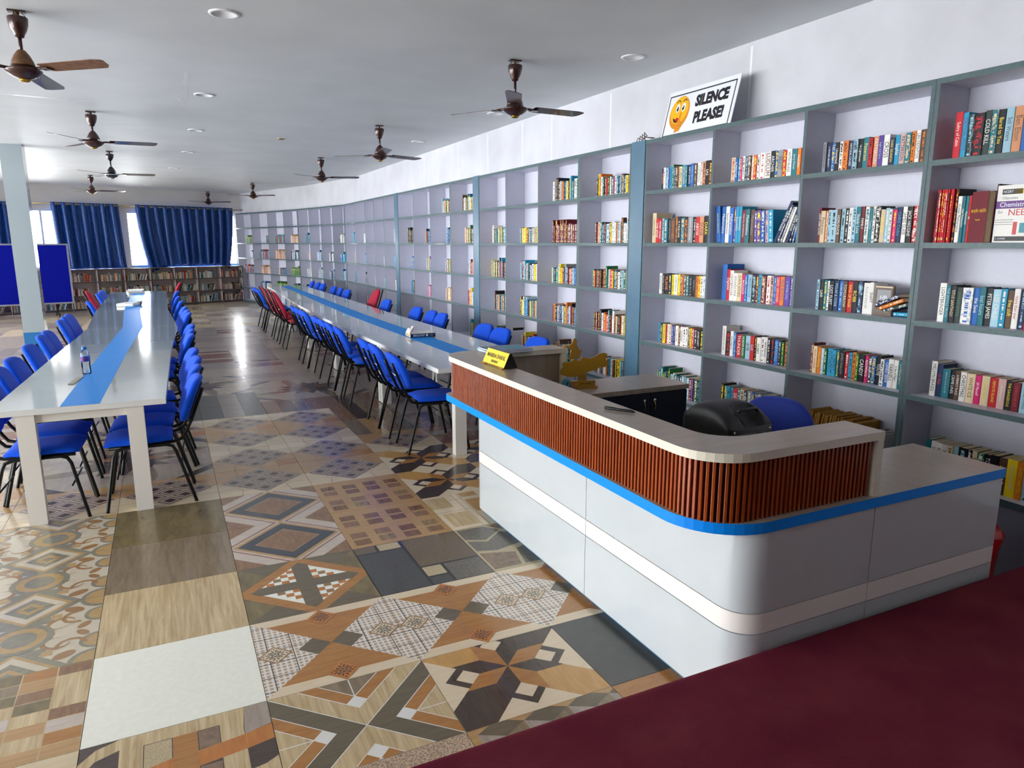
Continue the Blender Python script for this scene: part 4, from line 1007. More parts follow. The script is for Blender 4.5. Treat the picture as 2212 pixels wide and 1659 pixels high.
stuff = Stuff()
def fill(o, rz, x0, x1, z, pal, hm, dm, setback=.05, lean_end=False):
    """a far row in local bay frame: from x0 to x1 along the shelf, viewer's left to right"""
    x = x0; B = Matrix.Translation(o) @ Matrix.Rotation(rz, 4, 'Z'); base = RB.uniform(.9, 1.08)
    same = RB.random() < .12; ck0 = RB.choice(pal)
    while x < x1-.012:
        ck = ck0 if same else RB.choice(pal); w = RB.uniform(.018, .04)
        if x+w > x1: w = x1-x
        h = hm*base*(RB.uniform(.93, 1.06) if RB.random() < .85 else 1.22)
        M = B @ Matrix.Translation((x, setback+RB.uniform(-.004,.006), z))
        ang = 0
        if lean_end and x > x0+(x1-x0)*.55: ang = .35
        if ang:
            M = M @ Matrix.Translation((0,0,w*math.sin(ang))) @ Matrix.Rotation(ang, 4, 'Y')
        stuff.add(M, w-.001, h, dm*min(1.2, h/hm), jit(hexc(CC[ck])), hexc(CC[RB.choice(INK[ck])]))
        x += (w if not ang else w/math.cos(ang)*1.02)
P1 = 'kkkwwwrbtncyogahemld'; P2 = 'bbbnlllwwctekr'; P3 = 'aaawhhkkdeewtrl'
def bayfill(yl_front, rows, pal, rlist, hm=.19, dm=.115):
    for r, (ya, yb) in rows.items(): fill((FX, ya, 0), -PI/2, 0, ya-yb, SHZ[r], pal, hm, dm, .05+.012*r)
# fifth shelf of the bay under the sign: old textbooks
fill((FX,5.119,0), -PI/2, 0, .64, SHZ[4], 'mvktgtleglnwtg', .21, .13, .09)
bayfill(0, {0:(6.16,5.51),1:(6.16,5.51),2:(6.21,5.51),3:(6.19,5.51),4:(6.17,5.51)}, P1, None)
bayfill(0, {0:(7.02,6.42),1:(7.04,6.42),2:(7.07,6.42),3:(7.06,6.42),4:(7.05,6.42)}, P1, None)
bayfill(0, {1:(7.84,7.28),2:(7.85,7.28),3:(7.89,7.28),4:(7.86,7.28)}, P1, None)
bayfill(0, {1:(8.67,8.13),2:(8.72,8.13),3:(8.66,8.13)}, P1, None)
fill((FX,8.60,0), -PI/2, 0, .42, SHZ[4], 'rrmgk', .21, .12, .09, True)
bayfill(0, {0:(9.65,9.17),1:(9.6,9.17),2:(9.52,9.17),3:(9.58,9.17),4:(9.55,9.17)}, P1, None)
bayfill(0, {0:(10.5,10.05),2:(10.45,10.05),3:(10.48,10.05)}, P1, None)
fill((FX,10.32,0), -PI/2, 0, .2, SHZ[1], 'nwb', .22, .13, .06, True)
bayfill(0, {1:(11.35,10.9),2:(11.35,10.9),3:(11.32,10.9),4:(11.3,10.95)}, 'pbbwlmlhka', None)
bayfill(0, {1:(12.25,11.76),2:(12.15,11.76),3:(12.2,11.76)}, 'bbnlclktr', None, .2)
def farrows(o, rz, xs, table, pal):
    for k in range(len(xs)-1):
        for r in range(6):
            f = table[k][r]
            if f <= 0: continue
            x1 = xs[k+1]-.03; x0 = x1-(x1-xs[k]-.05)*f
            z = SHZ[r] if r < 5 else .05
            fill((o[0],o[1],0), rz, x0, x1, z, pal[(k+r) % len(pal)], .2, .13, .05)
PF = [P2, 'bbnlct', 'wawsrl', 'tcbw', 'bnlwe']
farrows((FX,S(14.08)), -PI/2, [0,.917,1.83,2.52,3.21,3.94], [(.25,.45,.3,.4,.4,0),(0,.4,.4,.4,.4,0),(0,0,.3,.35,.35,.4),(0,.1,.35,.4,.4,.4),(0,.3,.4,.35,.4,.5)], PF)
farrows(tuple(F2+(F1-F2)*.003), A2, [0,L2*.26,L2*.515,L2*.76,L2*.99], [(0,.6,.35,.6,.75,.3),(0,0,.6,.55,.6,.4),(0,.15,.6,.65,.6,.4),(0,.7,.7,.5,.6,.3)], PF)
farrows(tuple(F4), A3, [0,1.14,2.24,3.23,L3-.02], [(0,.5,.2,.75,.0,.1),(0,.25,.75,.7,.8,.3),(0,.75,.75,.75,.8,.3),(0,.7,.8,.8,.8,.3)], ['bnlwk','gg','tebnk','lcrt','aswq'])
for k in range(len(LOWX)-1):
    p = farpt(LOWX[k], -.325)
    for r, z in enumerate((.73+.011, .372+.011, .05)):
        f = RB.uniform(.72, .95) if r != 1 else RB.uniform(.65, .95)
        fill((p.x,p.y,0), FAR_A, .03, .03+.6*f, z, P3 if k % 3 else 'aawwkdtln', .175, .13, .03, RB.random() < .3)
o = stuff.build('books'); o['kind'] = 'stuff'; tag(o, 'rows of many small books on the farther bookcases and under the windows', 'books')
# ------------------------------------------------------------------ far windows: curtains, rods, sill top
def curtain(label, x0, x1, zt, zb, folds, seed, sag=None, bunch=None):
    """pleated eyelet curtain in the far-wall frame; x to the right, y into the room is negative"""
    t = thing('curtain', label, 'curtain', tuple(FAR_O[:2])+(0,), FAR_A, 'blue curtains on the far wall')
    nx, nz = folds*8, 22; rr = random.Random(seed); ph = [rr.uniform(-.5,.5) for _ in range(folds+2)]; am = [rr.uniform(.6,1.2) for _ in range(folds+2)]
    V = []; F = []; UV = []
    for b in range(nz+1):
        s = b/nz
        for a in range(nx+1):
            u = a/nx; f = u*folds; k = int(f); wdt = x1-x0
            x = x0+wdt*u
            if sag: x += sag(u, s)*wdt
            amp = (.075+.03*s)*am[k]
            y = -.13 - amp*math.sin(2*PI*f+ph[k]*s*1.5) - .02*math.sin(9*u+seed)*s
            bot = zb(u) if callable(zb) else zb
            z = zt+(bot-zt)*s
            if s > .93: y -= .03*math.sin(23*u+seed)
            V.append((x, y, z)); UV.append((u*wdt*1.6, s*1.6))
    for b in range(nz):
        for a in range(nx):
            i = b*(nx+1)+a; F.append((i, i+1, i+nx+2, i+nx+1))
    me = bpy.data.meshes.new('cloth'); me.from_pydata(V, [], F); me.materials.append(MATS['curtain_cloth'])
    uv = me.uv_layers.new(name='UVMap')
    for p in me.polygons:
        p.use_smooth = True
        for li in p.loop_indices: uv.data[li].uv = UV[me.loops[li].vertex_index]
    c = obj('cloth', me, t)
    m = c.modifiers.new('thickness', 'SOLIDIFY'); m.thickness = .004
    for k in range(folds):
        u = (k+.5)/folds; x = x0+(x1-x0)*u
        if k % 2 == 0 or True:
            mb = MB(); mb.M = Matrix.Translation((x, -.135, zt-.05)) @ Matrix.Rotation(PI/2, 4, 'Y') @ Matrix.Rotation(R(20*(-1)**k), 4, 'X')
            n = 14; V2 = []; F2_ = []
            for i in range(n):
                for j in range(6):
                    a, b2 = 2*PI*i/n, 2*PI*j/6; rr2 = .030+.009*math.cos(b2); V2.append((rr2*math.cos(a), rr2*math.sin(a), .009*math.sin(b2)))
            for i in range(n):
                for j in range(6): F2_.append((i*6+j, ((i+1) % n)*6+j, ((i+1) % n)*6+(j+1) % 6, i*6+(j+1) % 6))
            mb.add(V2, F2_, 'rod_gold', True); mb.build('eyelet', t)
    return t
def rod(label, x0, x1, z):
    t = thing('curtain_rod', label, 'curtain rod', tuple(FAR_O[:2])+(0,), FAR_A, 'brass curtain rods')
    MB().tube([(x0,-.135,z),(x1,-.135,z)], .013, 'rod_gold', 10).build('pole', t)
    for x, s in ((x0,-1),(x1,1)):
        m = MB(); m.M = Matrix.Translation((x,-.135,z)) @ Matrix.Rotation(s*PI/2, 4, 'Y')
        m.lathe([(.013,-.0),(.024,.004),(.024,.018),(.014,.024),(.026,.04),(.020,.058),(.0,.066)], 'rod_gold', 12); m.build('finial', t)
    for x in (x0+.14, x1-.14): MB().tube([(x,0,z-.02),(x,-.08,z-.03),(x,-.135,z-.012)], .008, 'rod_gold', 6).build('bracket', t)
rod('brass curtain rod over the window at the bookcase corner', -3.02, .16, 2.735)
rod('brass curtain rod over the middle far window, between two curtains', -5.38, -3.12, 2.735)
rod('brass curtain rod running behind the grey pillar', -8.6, -5.66, 2.70)
curtain('blue eyelet curtain hanging nearest the bookcase corner', -1.46, -.09, 2.785, lambda u: 1.10-.10*max(0, (u-.75)*4), 6, 3, lambda u, s: -.17*s*s*max(0,u-.2))
curtain('blue eyelet curtain, its near edge blown low over the low bookcase', -2.86, -1.42, 2.785, lambda u: 1.10-.16*max(0, 1-u*2.2), 6, 8, lambda u, s: .16*s*s*(1-u) if u < .5 else .08*s*s*(1-u)*2*.5)
curtain('blue eyelet curtain above the end of the blue notice board', -4.89, -3.29, 2.78, 1.085, 7, 5, lambda u, s: .04*s)
curtain('dark blue curtain glimpsed behind the grey pillar', -7.3, -5.76, 2.75, 1.09, 9, 6)

# ------------------------------------------------------------------ blue notice board on wheels
nb = thing('notice_board', 'large blue felt notice board on a wheeled stand behind the pillar', 'notice board', (-2.83, 20.2, 0), R(13))
MB().box(-1.75, .78, -.012, .012, .34, 1.70, 'board_blue').build('felt_panel', nb)
fr = MB()
for a, b, c, d in ((-1.79,.82,1.70,1.735),(-1.79,.82,.305,.34),(-1.79,-1.75,.34,1.70),(.78,.82,.34,1.70)): fr.box(a, b, -.02, .02, c, d, 'aluminium')
fr.build('frame', nb)
for x in (-.95, .45):
    MB().box(x-.02, x+.02, .022, .05, .07, 1.5, 'black').build('post', nb)
    f = MB().box(x-.025, x+.025, -.28, .30, .06, .09, 'black').build('foot', nb)
    for y in (-.25, .27):
        w = MB(); w.M = Matrix.Translation((x, y, .03)) @ Matrix.Rotation(PI/2, 4, 'Y'); w.lathe([(.006,-.014),(.03,-.012),(.03,.012),(.006,.014)], 'black', 12); w.build('castor', f)

# ------------------------------------------------------------------ reading tables
def table(label, xl, y0, xr, y1, xl1, xr1, group, rails=True):
    """four-legged gloss table: corners (xl,y0)(xr,y0)(xr1,y1)(xl1,y1) in plan"""
    t = thing('reading_table', label, 'table', ((xl+xr)/2, (y0+y1)/2, 0), 0, group); ox, oy = t.location.x, t.location.y
    g = .0015
    q = [(xl-ox, y0-oy+g), (xr-ox, y0-oy+g), (xr1-ox, y1-oy-g), (xl1-ox, y1-oy-g)]
    MB().prism(q, .712, .7495, 'table_gloss', 'table_white').build('tabletop', t)
    lp = lambda a, b, f: (a[0]+(b[0]-a[0])*f, a[1]+(b[1]-a[1])*f)
    s = [lp(q[0],q[1],.385), lp(q[0],q[1],.61), lp(q[3],q[2],.61), lp(q[3],q[2],.385)]
    MB().prism(s, .7493, .7503, 'table_stripe').build('stripe', t)
    wx = xr-xl
    for fx in (.19, .81):
        for yy, a, b in ((y0+.01, 0, .075), (y1-.085, 0, .075)):
            x = -wx/2+wx*fx + ((xl1-xl) if yy > (y0+y1)/2 else 0)
            MB().box(x-.05, x+.05, yy-oy, yy-oy+.075, 0, .712, 'table_leg').build('leg', t)
    for yy in (y0+.03, y1-.05): 
        dx = (xl1-xl) if yy > (y0+y1)/2 else 0
        MB().box(-wx*.31+.051+dx, wx*.31-.051+dx, yy-oy, yy-oy+.02, .655, .712, 'table_leg').build('apron', t)
    MB().box(-wx*.02, wx*.02, y0-oy+.055, y1-oy-.055, .672, .712, 'table_leg').build('rail', t)
    return t
LT = [(5.10,-1.03,-.06),(7.485,-.955,.0),(9.70,-.875,.092),(12.15,-.965,.008),(14.55,-.99,.015),(16.95,-1.03,.02)]
GL, GR = 'tables in the row by the grey pillar', 'tables in the row by the tall bookcases'
for k in range(5):
    a, b = LT[k], LT[k+1]
    table('white table with blue centre stripe, %s from the near end, row by the grey pillar' % ORD[k], a[1], a[0], a[2], b[0], b[1], b[2], GL)
RT = [(5.35,1.93,2.96),(7.60,1.91,2.945),(9.93,1.907,2.925),(12.3,1.96,2.97),(14.9,2.08,2.98),(17.8,2.17,2.99)]
for k in range(5):
    a, b = RT[k], RT[k+1]
    table('white table with blue centre stripe, %s from the counter, row by the tall bookcases' % ORD[k], a[1], a[0], a[2], b[0], b[1], b[2], GR)

# ------------------------------------------------------------------ chairs (front towards +x)
def chair_proto(kind):
    t = thing('chair', '-', 'chair')
    pad = 'chair_blue' if kind == 'blue' else 'chair_red'
    # seat cushion, domed and rounded
    m = MB(); nx, ny = 10, 10; V = []; F = []
    def se(a, b):
        x = .04+.44*a; w = .215-.015*(a < .2)-.012*(1-a)
        return x, (b-.5)*2*w
    def edge(a): return max(0, 1-abs(2*a-1)**5)
    for lay in (1, 0):
        for i in range(nx+1):
            for j in range(ny+1):
                a, b = i/nx, j/ny; x, y = se(a, b); e = edge(a)*edge(b)
                k = (1-.06*(1-e))
                z = .455+.028*e - .018*max(0, a-.8)*5*.6 if lay else .440-.012*e
                cxx = .26; V.append((cxx+(x-cxx)*k, y*k, z))
    N1 = (nx+1)*(ny+1); idx = lambda l, i, j: l*N1+i*(ny+1)+j
    for i in range(nx):
        for j in range(ny):
            F.append((idx(0,i,j), idx(0,i+1,j), idx(0,i+1,j+1), idx(0,i,j+1))); F.append((idx(1,i,j), idx(1,i,j+1), idx(1,i+1,j+1), idx(1,i+1,j)))
    for i in range(nx):
        F.append((idx(0,i,0), idx(1,i,0), idx(1,i+1,0), idx(0,i+1,0))); F.append((idx(0,i,ny), idx(0,i+1,ny), idx(1,i+1,ny), idx(1,i,ny)))
    for j in range(ny):
        F.append((idx(0,0,j), idx(0,0,j+1), idx(1,0,j+1), idx(1,0,j))); F.append((idx(0,nx,j), idx(1,nx,j), idx(1,nx,j+1), idx(0,nx,j+1)))
    m.add(V, F, pad, True); m.build('seat', t)
    # backrest pad, leaning back
    if kind == 'blue': zb, zt, hw, th, top = .545, .845, .205, .055, 0
    else: zb, zt, hw, th, top = .49, .965, .215, .05, .05
    m = MB(); n = 24; V = []; F = []
    lean = lambda z: -.02-.16*(z-.46)/.4
    rings = ((0,.90,.90), (.012,.985,.985), (th*.5,1,1), (th-.012,.985,.985), (th,.90,.90))
    for d, kx, kz in rings:
        for q in range(n):
            a = 2*PI*q/n; ca, sa = math.cos(a), math.sin(a)
            p = 4.2 if kind == 'blue' else 3.0
            r = (abs(ca)**p+abs(sa)**p)**(-1/p)
            y = hw*r*ca*kx; zc = (zb+zt)/2; z = zc+(zt-zb)/2*r*sa*kz
            tw = 1-(.14 if kind == 'red' else .02)*max(0, (z-zc)/(zt-zc))
            y *= tw
            bow = .03*(y/hw)**2
            V.append((lean(z)+d+bow, y, z))
    R_ = len(rings)
    for i in range(R_-1):
        for q in range(n): F.append((i*n+q, (i+1)*n+q, (i+1)*n+(q+1) % n, i*n+(q+1) % n))
    F.append(tuple(range(n))); F.append(tuple((R_-1)*n+q for q in range(n-1,-1,-1)))
    m.add(V, F, pad, True); m.build('backrest', t)
    r = .0115
    uy = .125 if kind == 'blue' else .19
    for s in (-1, 1):
        zt2 = .775 if kind == 'blue' else .96
        yt = uy if kind == 'blue' else uy*.7
        pts = [(lean(zt2)-r, s*yt, zt2), (lean(.72)-r, s*uy, .72), (lean(.56)-r, s*uy, .56), (-.028, s*uy*1.05, .475), (.0, s*uy*1.1, .437), (.05, s*uy*1.15, .424), (.20, s*.17, .424), (.44, s*.18, .424)]
        MB().tube(pts, r, 'tube_black', 8).build('back_upright', t)
        # legs: an arch of tube on each side, cut into a front and a rear leg
        top = .418
        MB().tube([(.25, s*.185, top), (.36, s*.187, top), (.395, s*.19, .405), (.413, s*.193, .37), (.48, s*.205, .012), (.482, s*.205, 0)], r, 'tube_black', 8).build('leg', t)
        MB().tube([(.25, s*.185, top), (.10, s*.187, top), (.06, s*.19, .405), (.042, s*.193, .37), (-.055, s*.205, .012), (-.057, s*.205, 0)], r, 'tube_black', 8).build('leg', t)
    MB().tube([(lean(.665)-.012, -uy, .665), (lean(.665)-.012, uy, .665)], .006, 'chrome', 6).build('back_bar', t)
    MB().tube([(.405, -.195, .22), (.405, .195, .22)], .006, 'tube_black', 6).build('brace', t)
    MB().tube([(.01, -.197, .22), (.01, .197, .22)], .006, 'tube_black', 6).build('brace', t)
    return t
PB, PR_ = chair_proto('blue'), chair_proto('red')
usedp = {'blue': False, 'red': False}
RC = random.Random(4)
def place(kind, x, y, rz, label, group, wob=6):
    p = PB if kind == 'blue' else PR_
    rz += R(RC.uniform(-wob, wob))
    if not usedp[kind]:
        usedp[kind] = True; p.location = (x, y, 0); p.rotation_euler = (0,0,rz); p['label'] = label; p['group'] = group; return p
    return dup(p, (x, y, 0), rz, label, group)
def chair_row(ys, xb, rz, tail, group, kinds=None, wob=4):
    cb = cr = 0
    for k, y in enumerate(ys):
        kd = (kinds or {}).get(k, 'blue')
        if kd == 'blue': lab = '%s blue chair from %s' % (ORD[cb], tail); cb += 1
        else: lab = '%s red chair from %s' % (ORD[cr], tail) if list((kinds or {}).values()).count('red') > 1 else 'lone red chair, %s' % tail.split(', ', 1)[1]; cr += 1
        place(kd, xb(k) if callable(xb) else xb, y, rz, lab, group, wob)
rx = lambda x, sgn=1: x+.05*sgn
chair_row([5.75,6.32,6.72,7.84,8.30,8.70,9.14,10.02,10.44,10.85,12.43,13.15,13.88,15.0,15.4,15.8], 1.79, 0, 'the counter, aisle side of the tables by the tall bookcases', 'chairs on the aisle side of the bookcase tables', {10:'red',11:'red',12:'red'})
chair_row([6.1,6.95,7.40,8.82,9.22,9.85,11.4,12.2,14.2,14.82,15.45,16.6,17.2,17.9], 3.14, PI, 'the counter, bookcase side of the tables by the tall bookcases', 'chairs on the bookcase side of the bookcase tables', {7:'red'})
chair_row([5.36,5.80,6.24,6.75,7.88,8.3,8.82,10.35,10.75,11.35,12.55,13.7,15.2,16.3], lambda k: (.015,.03,.05,.05,.06,.08,.10,.12,.11,.10,.08,.06,.07,.10)[k], PI, 'the near end, aisle side of the tables by the grey pillar', 'chairs on the aisle side of the pillar tables', {13:'red'})
chair_row([5.37,5.80,6.32,6.82,7.66,8.42,8.82,10.0,10.45,10.8,13.1,13.8,15.0,15.6,16.1], lambda k: -1.04 if k < 10 else -.99, 0, 'the near end, pillar side of the tables by the grey pillar', 'chairs on the pillar side of the pillar tables', {11:'red'})

# ------------------------------------------------------------------ things on the tables
bt = thing('water_bottle', 'clear plastic water bottle with blue cap on the nearest white table', 'bottle', (-.606, 6.34, .7505))
MB().lathe([(.0,.003),(.026,.0),(.032,.006),(.033,.02),(.031,.03),(.033,.04),(.031,.052),(.033,.064),(.031,.076),(.033,.09),(.033,.10),(.033,.138),(.033,.142),(.031,.148),(.031,.155),(.028,.168),(.019,.182),(.014,.190),(.014,.197)], 'bottle_plastic', 20).build('body', bt)
MB().lathe([(.0334,.100),(.0336,.102),(.0336,.139),(.0334,.141)], 'label_blue', 20).build('paper_label', bt)
lp = MB(); V = []; n = 8
for k in range(n+1):
    a = R(200+k*100/n); V += [(.0341*math.cos(a), .0341*math.sin(a), .103), (.0341*math.cos(a), .0341*math.sin(a), .138)]
lp.add(V, [(2*k, 2*k+2, 2*k+3, 2*k+1) for k in range(n)], 'purple'); lp.build('label_patch', bt)
MB().lathe([(.0165,.190),(.017,.193),(.017,.210),(.0155,.213),(.0,.2135)], 'label_blue', 18).build('cap', bt)
tag(MB().box(-.02, .02, -.15, .15, 0, .004, 'grey_paper').build('ruler', None, (-.655, 6.05, .7506), (0,0,R(-6))), 'short grey strip of card on the white table beside the water bottle', 'ruler')
pd = thing('file_box', 'small white box file lying on the far white table', 'box', (-.55, 13.1, .7505), R(-20))
MB().rbox(-.13, .13, -.17, .17, .0, .05, .008, 'white_plain').build('body', pd)
MB().rbox(.09, .14, .08, .17, .006, .062, .006, 'ink_e').build('grey_end', pd)
for k, (w, d, a, lab) in enumerate(((.30,.42,8,'large flat book at the bottom of the pile on the farthest pillar-row table'),(.28,.38,-4,'white folder on top of the pile on the farthest pillar-row table'))):
    o = thing('folder', lab, 'folder', (-.55, 16.45, .7505+.035*k), R(a))
    MB().box(-w/2, w/2, -d/2, d/2, 0, .004, 'ink_e' if k == 0 else 'white_plain').box(-w/2, w/2, -d/2, d/2, .029, .033, 'ink_e' if k == 0 else 'white_plain').box(-w/2, -w/2+.004, -d/2, d/2, .004, .029, 'ink_w').build('cover', o)
    MB().box(-w/2+.006, w/2-.006, -d/2+.004, d/2-.004, .004, .029, 'paper').build('page_block', o)
bb = thing('open_book', 'thick biology book with a curled white cover lying on the bookcase-row table', 'book', (2.47, 7.40, .7505), R(-2))
MB().box(-.14, .14, -.105, .105, .0, .003, 'label_blue').box(-.14, .14, -.107, -.103, 0, .040, 'ink_n').build('cover', bb)
MB().box(-.138, .136, -.102, .102, .003, .038, 'page').build('page_block', bb)
m = MB(); V = []; n = 10
for k in range(n+1):
    t = k/n; x = -.14+.02*math.sin(t*3)+.10*t*t*.6; z = .040+.105*t-.03*t*t
    V += [(x-.01, -.10+.03*t, z), (x+.045*(1-t)*.2, .10-.05*t, z+.012*math.sin(t*6))]
m.add(V, [(2*k, 2*k+1, 2*k+3, 2*k+2) for k in range(n)], 'paper', True); o = m.build('curled_cover', bb); o.modifiers.new('thickness', 'SOLIDIFY').thickness = .002
m = MB(); m.box(-.135, .13, -.10, .10, .039, .043, 'paper'); m.build('top_page', bb)
text('BIOLOGY', .030, 'print_white', (-.045, -.1076, .020), (1,0,0), (0,0,1), bb, 'title', .0006, 'CENTER', 1)
MB().lathe([(0,.1078),(.013,.1078),(.013,.107),(0,.107)], 'print_white', 14).build('emblem', bb, (.045,0,.02), (PI/2,0,0))
text('guide', .014, 'print_white', (.095, -.1076, .022), (1,0,0), (0,0,1), bb, 'title')
cv = MB()
m = MB(); m.tube([(-.13+.006*k, -.101+.002*k, .06+.012*(k % 2)+.007*k) for k in range(7)], .003, 'red_plain', 5); m.build('red_lettering', bb)
# ------------------------------------------------------------------ reception counter
rc = thing('reception_counter', 'U-shaped reception counter, white panels below and brown wooden slats above', 'counter', (0,0,0))
def path_off(pts, d):
    out = []
    for k, p in enumerate(pts):
        a = Vector(pts[max(0,k-1)]); b = Vector(pts[min(len(pts)-1,k+1)]); t = (b-a).normalized(); n = Vector((t.y,-t.x)); q = Vector(p)+n*d; out.append((q.x,q.y))
    return out
def strip(pts, th, z0, z1, mat):
    """panel following a path; pts is the outer face, thickness goes to the left-hand inside"""
    m = MB(); inn = path_off(pts, th)
    n = len(pts); P = [(x,y,z0) for x,y in pts]+[(x,y,z1) for x,y in pts]+[(x,y,z0) for x,y in inn]+[(x,y,z1) for x,y in inn]
    F = []
    m.add(P, [(k+1,k,n+k,n+k+1) for k in range(n-1)], mat, True)
    m.add(P, [(2*n+k,2*n+k+1,3*n+k+1,3*n+k) for k in range(n-1)], mat, True)
    m.add(P, [(n+k,3*n+k,3*n+k+1,n+k+1) for k in range(n-1)]+[(k,k+1,2*n+k+1,2*n+k) for k in range(n-1)]+[(0,2*n,3*n,n),(n-1,2*n-1,4*n-1,3*n-1)], mat)
    return m
# the outer line runs from the far wing round the two corners to the near wing (inside lies to the left-hand side = negative offset)
XB, YB, YF, XE = 1.745, 1.733, 4.19, 3.225
rb = .12
body = [(XE, YF), (XB+rb, YF)] + arc(XB+rb, YF-rb, rb, 90, 180)[1:] + [(XB, 2.78)]
body2 = [(XB, 2.776), (XB, YB+rb)] + arc(XB+rb, YB+rb, rb, 180, 270)[1:] + [(2.405, YB)]
body3 = [(2.409, YB), (XE, YB)]
for seg in (body, body2, body3):
    for z0, z1, mat, nm in ((.035,.346,'gloss_white','lower_panel'),(.350,.428,'band_white','white_band'),(.432,.742,'gloss_white','upper_panel')):
        strip(seg, -.018, z0, z1, mat).build(nm, rc)
whole = body+body2[1:]+body3
strip(path_off(whole, -.012), -.016, .035, .742, 'joint_dark').build('carcass', rc)
strip(path_off(whole, -.03), -.016, 0, .035, 'plinth_blue').build('plinth', rc)
MB().box(XE-.018, XE-.0005, YB+.02, 2.16, .0, .742, 'gloss_white').build('end_panel', rc)
MB().box(2.02, XE-.02, 2.14, 2.16, .0, .742, 'gloss_white').build('inner_panel', rc)
# desk top with the blue edge
r1 = .27; XD, YD = 1.585, 1.728
outer = [(2.43, 4.30), (XD+.06, 4.30)] + arc(XD+.06, 4.24, .06, 90, 180, 4)[1:] + arc(XD+r1, YD+r1, r1, 180, 270, 12) + [(3.235, YD)]
inner = [(3.235, 2.165), (2.25, 2.165)] + list(reversed(arc(2.25, 2.315, .15, 180, 270, 5)))[1:] + [(2.10, 3.84), (2.43, 3.84)]
dt = MB(); poly = outer+inner
dt.prism(poly, .745, .787, 'oak_top', 'edge_blue'); dt.build('desk_top', rc)
# raised front: core, slats, counter top
r2 = .19; XT, YT = 1.592, 1.748
line = [(2.395, 4.345), (XT+r2, 4.345)] + arc(XT+r2, 4.345-r2, r2, 90, 180, 10)[1:] + arc(XT+r2, YT+r2, r2, 180, 270, 10) + [(2.395, YT)]
core = path_off(line, -.026)
strip(core, -.124, .787, 1.013, 'oak_panel').build('upstand', rc)
strip(path_off(line, -.022), -.004, .787, 1.013, 'slat_back').build('slat_backing', rc)
topo = [(2.43, 4.353), (XT+r2, 4.353)] + arc(XT+r2, 4.353-r2-.008, r2+.008, 90, 180, 10)[1:] + arc(XT+r2, YT+r2, r2+.008, 180, 270, 10) + [(2.43, YT-.008)]
topi = [(2.43, 1.925), (1.92, 1.925)] + list(reversed(arc(1.92, 2.075, .15, 180, 270, 6)))[1:] + [(1.772, 4.02)] + [(1.79,4.10),(1.84,4.145),(1.92,4.165)] + [(2.43, 4.165)]
MB().prism(topo+topi, 1.013, 1.045, 'oak_top_y', 'oak_edge').build('counter_top', rc)
MB().box(2.396, 2.43, YT-.006, 1.925, .787, 1.0125, 'oak_edge').build('end_upright', rc)
MB().box(2.396, 2.43, 4.165, 4.351, .787, 1.0125, 'oak_edge').build('end_upright', rc)
sm = MB(); V = [(-.0058,.012,0),(.0058,.012,0),(.0058,0,0),(.0042,-.0012,0),(-.0042,-.0012,0),(-.0058,0,0)]
V += [(x,y,.225) for x,y,_ in V]
sm.add(V, [tuple(range(6)), tuple(range(11,5,-1))]+[(k, 6+k, 6+(k+1) % 6, (k+1) % 6) for k in range(6)], 'slat_wood'); slat_me = sm.mesh('slat')
sl = path_off(line, -.011); acc = 0; pitch = .0222; nxt = pitch*.5; ns = 0
for k in range(len(sl)-1):
    a, b = Vector(sl[k]), Vector(sl[k+1]); L = (b-a).length; t = (b-a)/L
    while nxt <= acc+L and ns < 298:
        p = a+t*(nxt-acc); obj('slat', slat_me, rc, (p.x, p.y, .7875), (0,0,math.atan2(t.y, t.x))); nxt += pitch; ns += 1
    acc += L
# cabinet inside the counter
cb = thing('low_cabinet', 'low cabinet with oak top and dark navy doors inside the counter', 'cabinet', (2.80, 4.05, 0))
MB().box(-.365, .42, -.20, .21, 0, .755, 'navy').build('body', cb)
MB().box(-.37, .43, -.215, .215, .755, .787, 'oak_top', front='oak_panel').build('top', cb)
for x0, x1 in ((-.36,.105),(.109,.415)):
    d = MB().box(x0, x1, -.216, -.201, .04, .748, 'navy').build('door', cb)
    lk = MB(); lk.M = Matrix.Translation((x0+.03 if x0 > 0 else x1-.05, -.217, .70)) @ Matrix.Rotation(PI/2, 4, 'X'); lk.lathe([(.012,0),(.012,.006),(.009,.008),(0,.008)], 'chrome', 12); lk.build('lock', d)
    kk = MB(); xk = x0+.03 if x0 > 0 else x1-.05; kk.tube([(xk,-.222,.69),(xk+.004,-.226,.66),(xk-.003,-.224,.635)], .003, 'brass', 5); kk.build('key', d)
# speaker
sp = thing('speaker', 'black moulded portable speaker with carry handle standing behind the counter', 'speaker', (2.28, 2.43, .787), R(1))
W2, D2 = .135, .15
m = MB(); nx, ny = 16, 14; V = []; F = []
def topz(u, v):
    z = .20+.052*(1-(2*abs(v-.55))**2.2)*(1-.25*(2*abs(u-.5))**3)
    hx, hy = (u-.58)/.22, (v-.16)/.20
    if hx*hx*hx*hx+hy*hy*hy*hy < 1: z -= .045*(1-(hx**4+hy**4))**.5
    return z
prof = lambda q: max(0, 1-abs(2*q-1)**7)
for i in range(nx+1):
    for j in range(ny+1):
        u, v = i/nx, j/ny; k = 1-.05*(1-prof(u)*prof(v))
        V.append(((u-.5)*2*W2*k, (v-.5)*2*D2*k, topz(u, v)-.018*(1-prof(u)*prof(v))))
for i in range(nx):
    for j in range(ny): F.append((i*(ny+1)+j, (i+1)*(ny+1)+j, (i+1)*(ny+1)+j+1, i*(ny+1)+j+1))
rim = [i*(ny+1) for i in range(nx+1)]+[nx*(ny+1)+j for j in range(1,ny+1)]+[i*(ny+1)+ny for i in range(nx-1,-1,-1)]+[j for j in range(ny-1,0,-1)]
b0 = len(V)
for q in rim: V.append((V[q][0]*1.04, V[q][1]*1.04, V[q][2]-.03))
b1 = len(V)
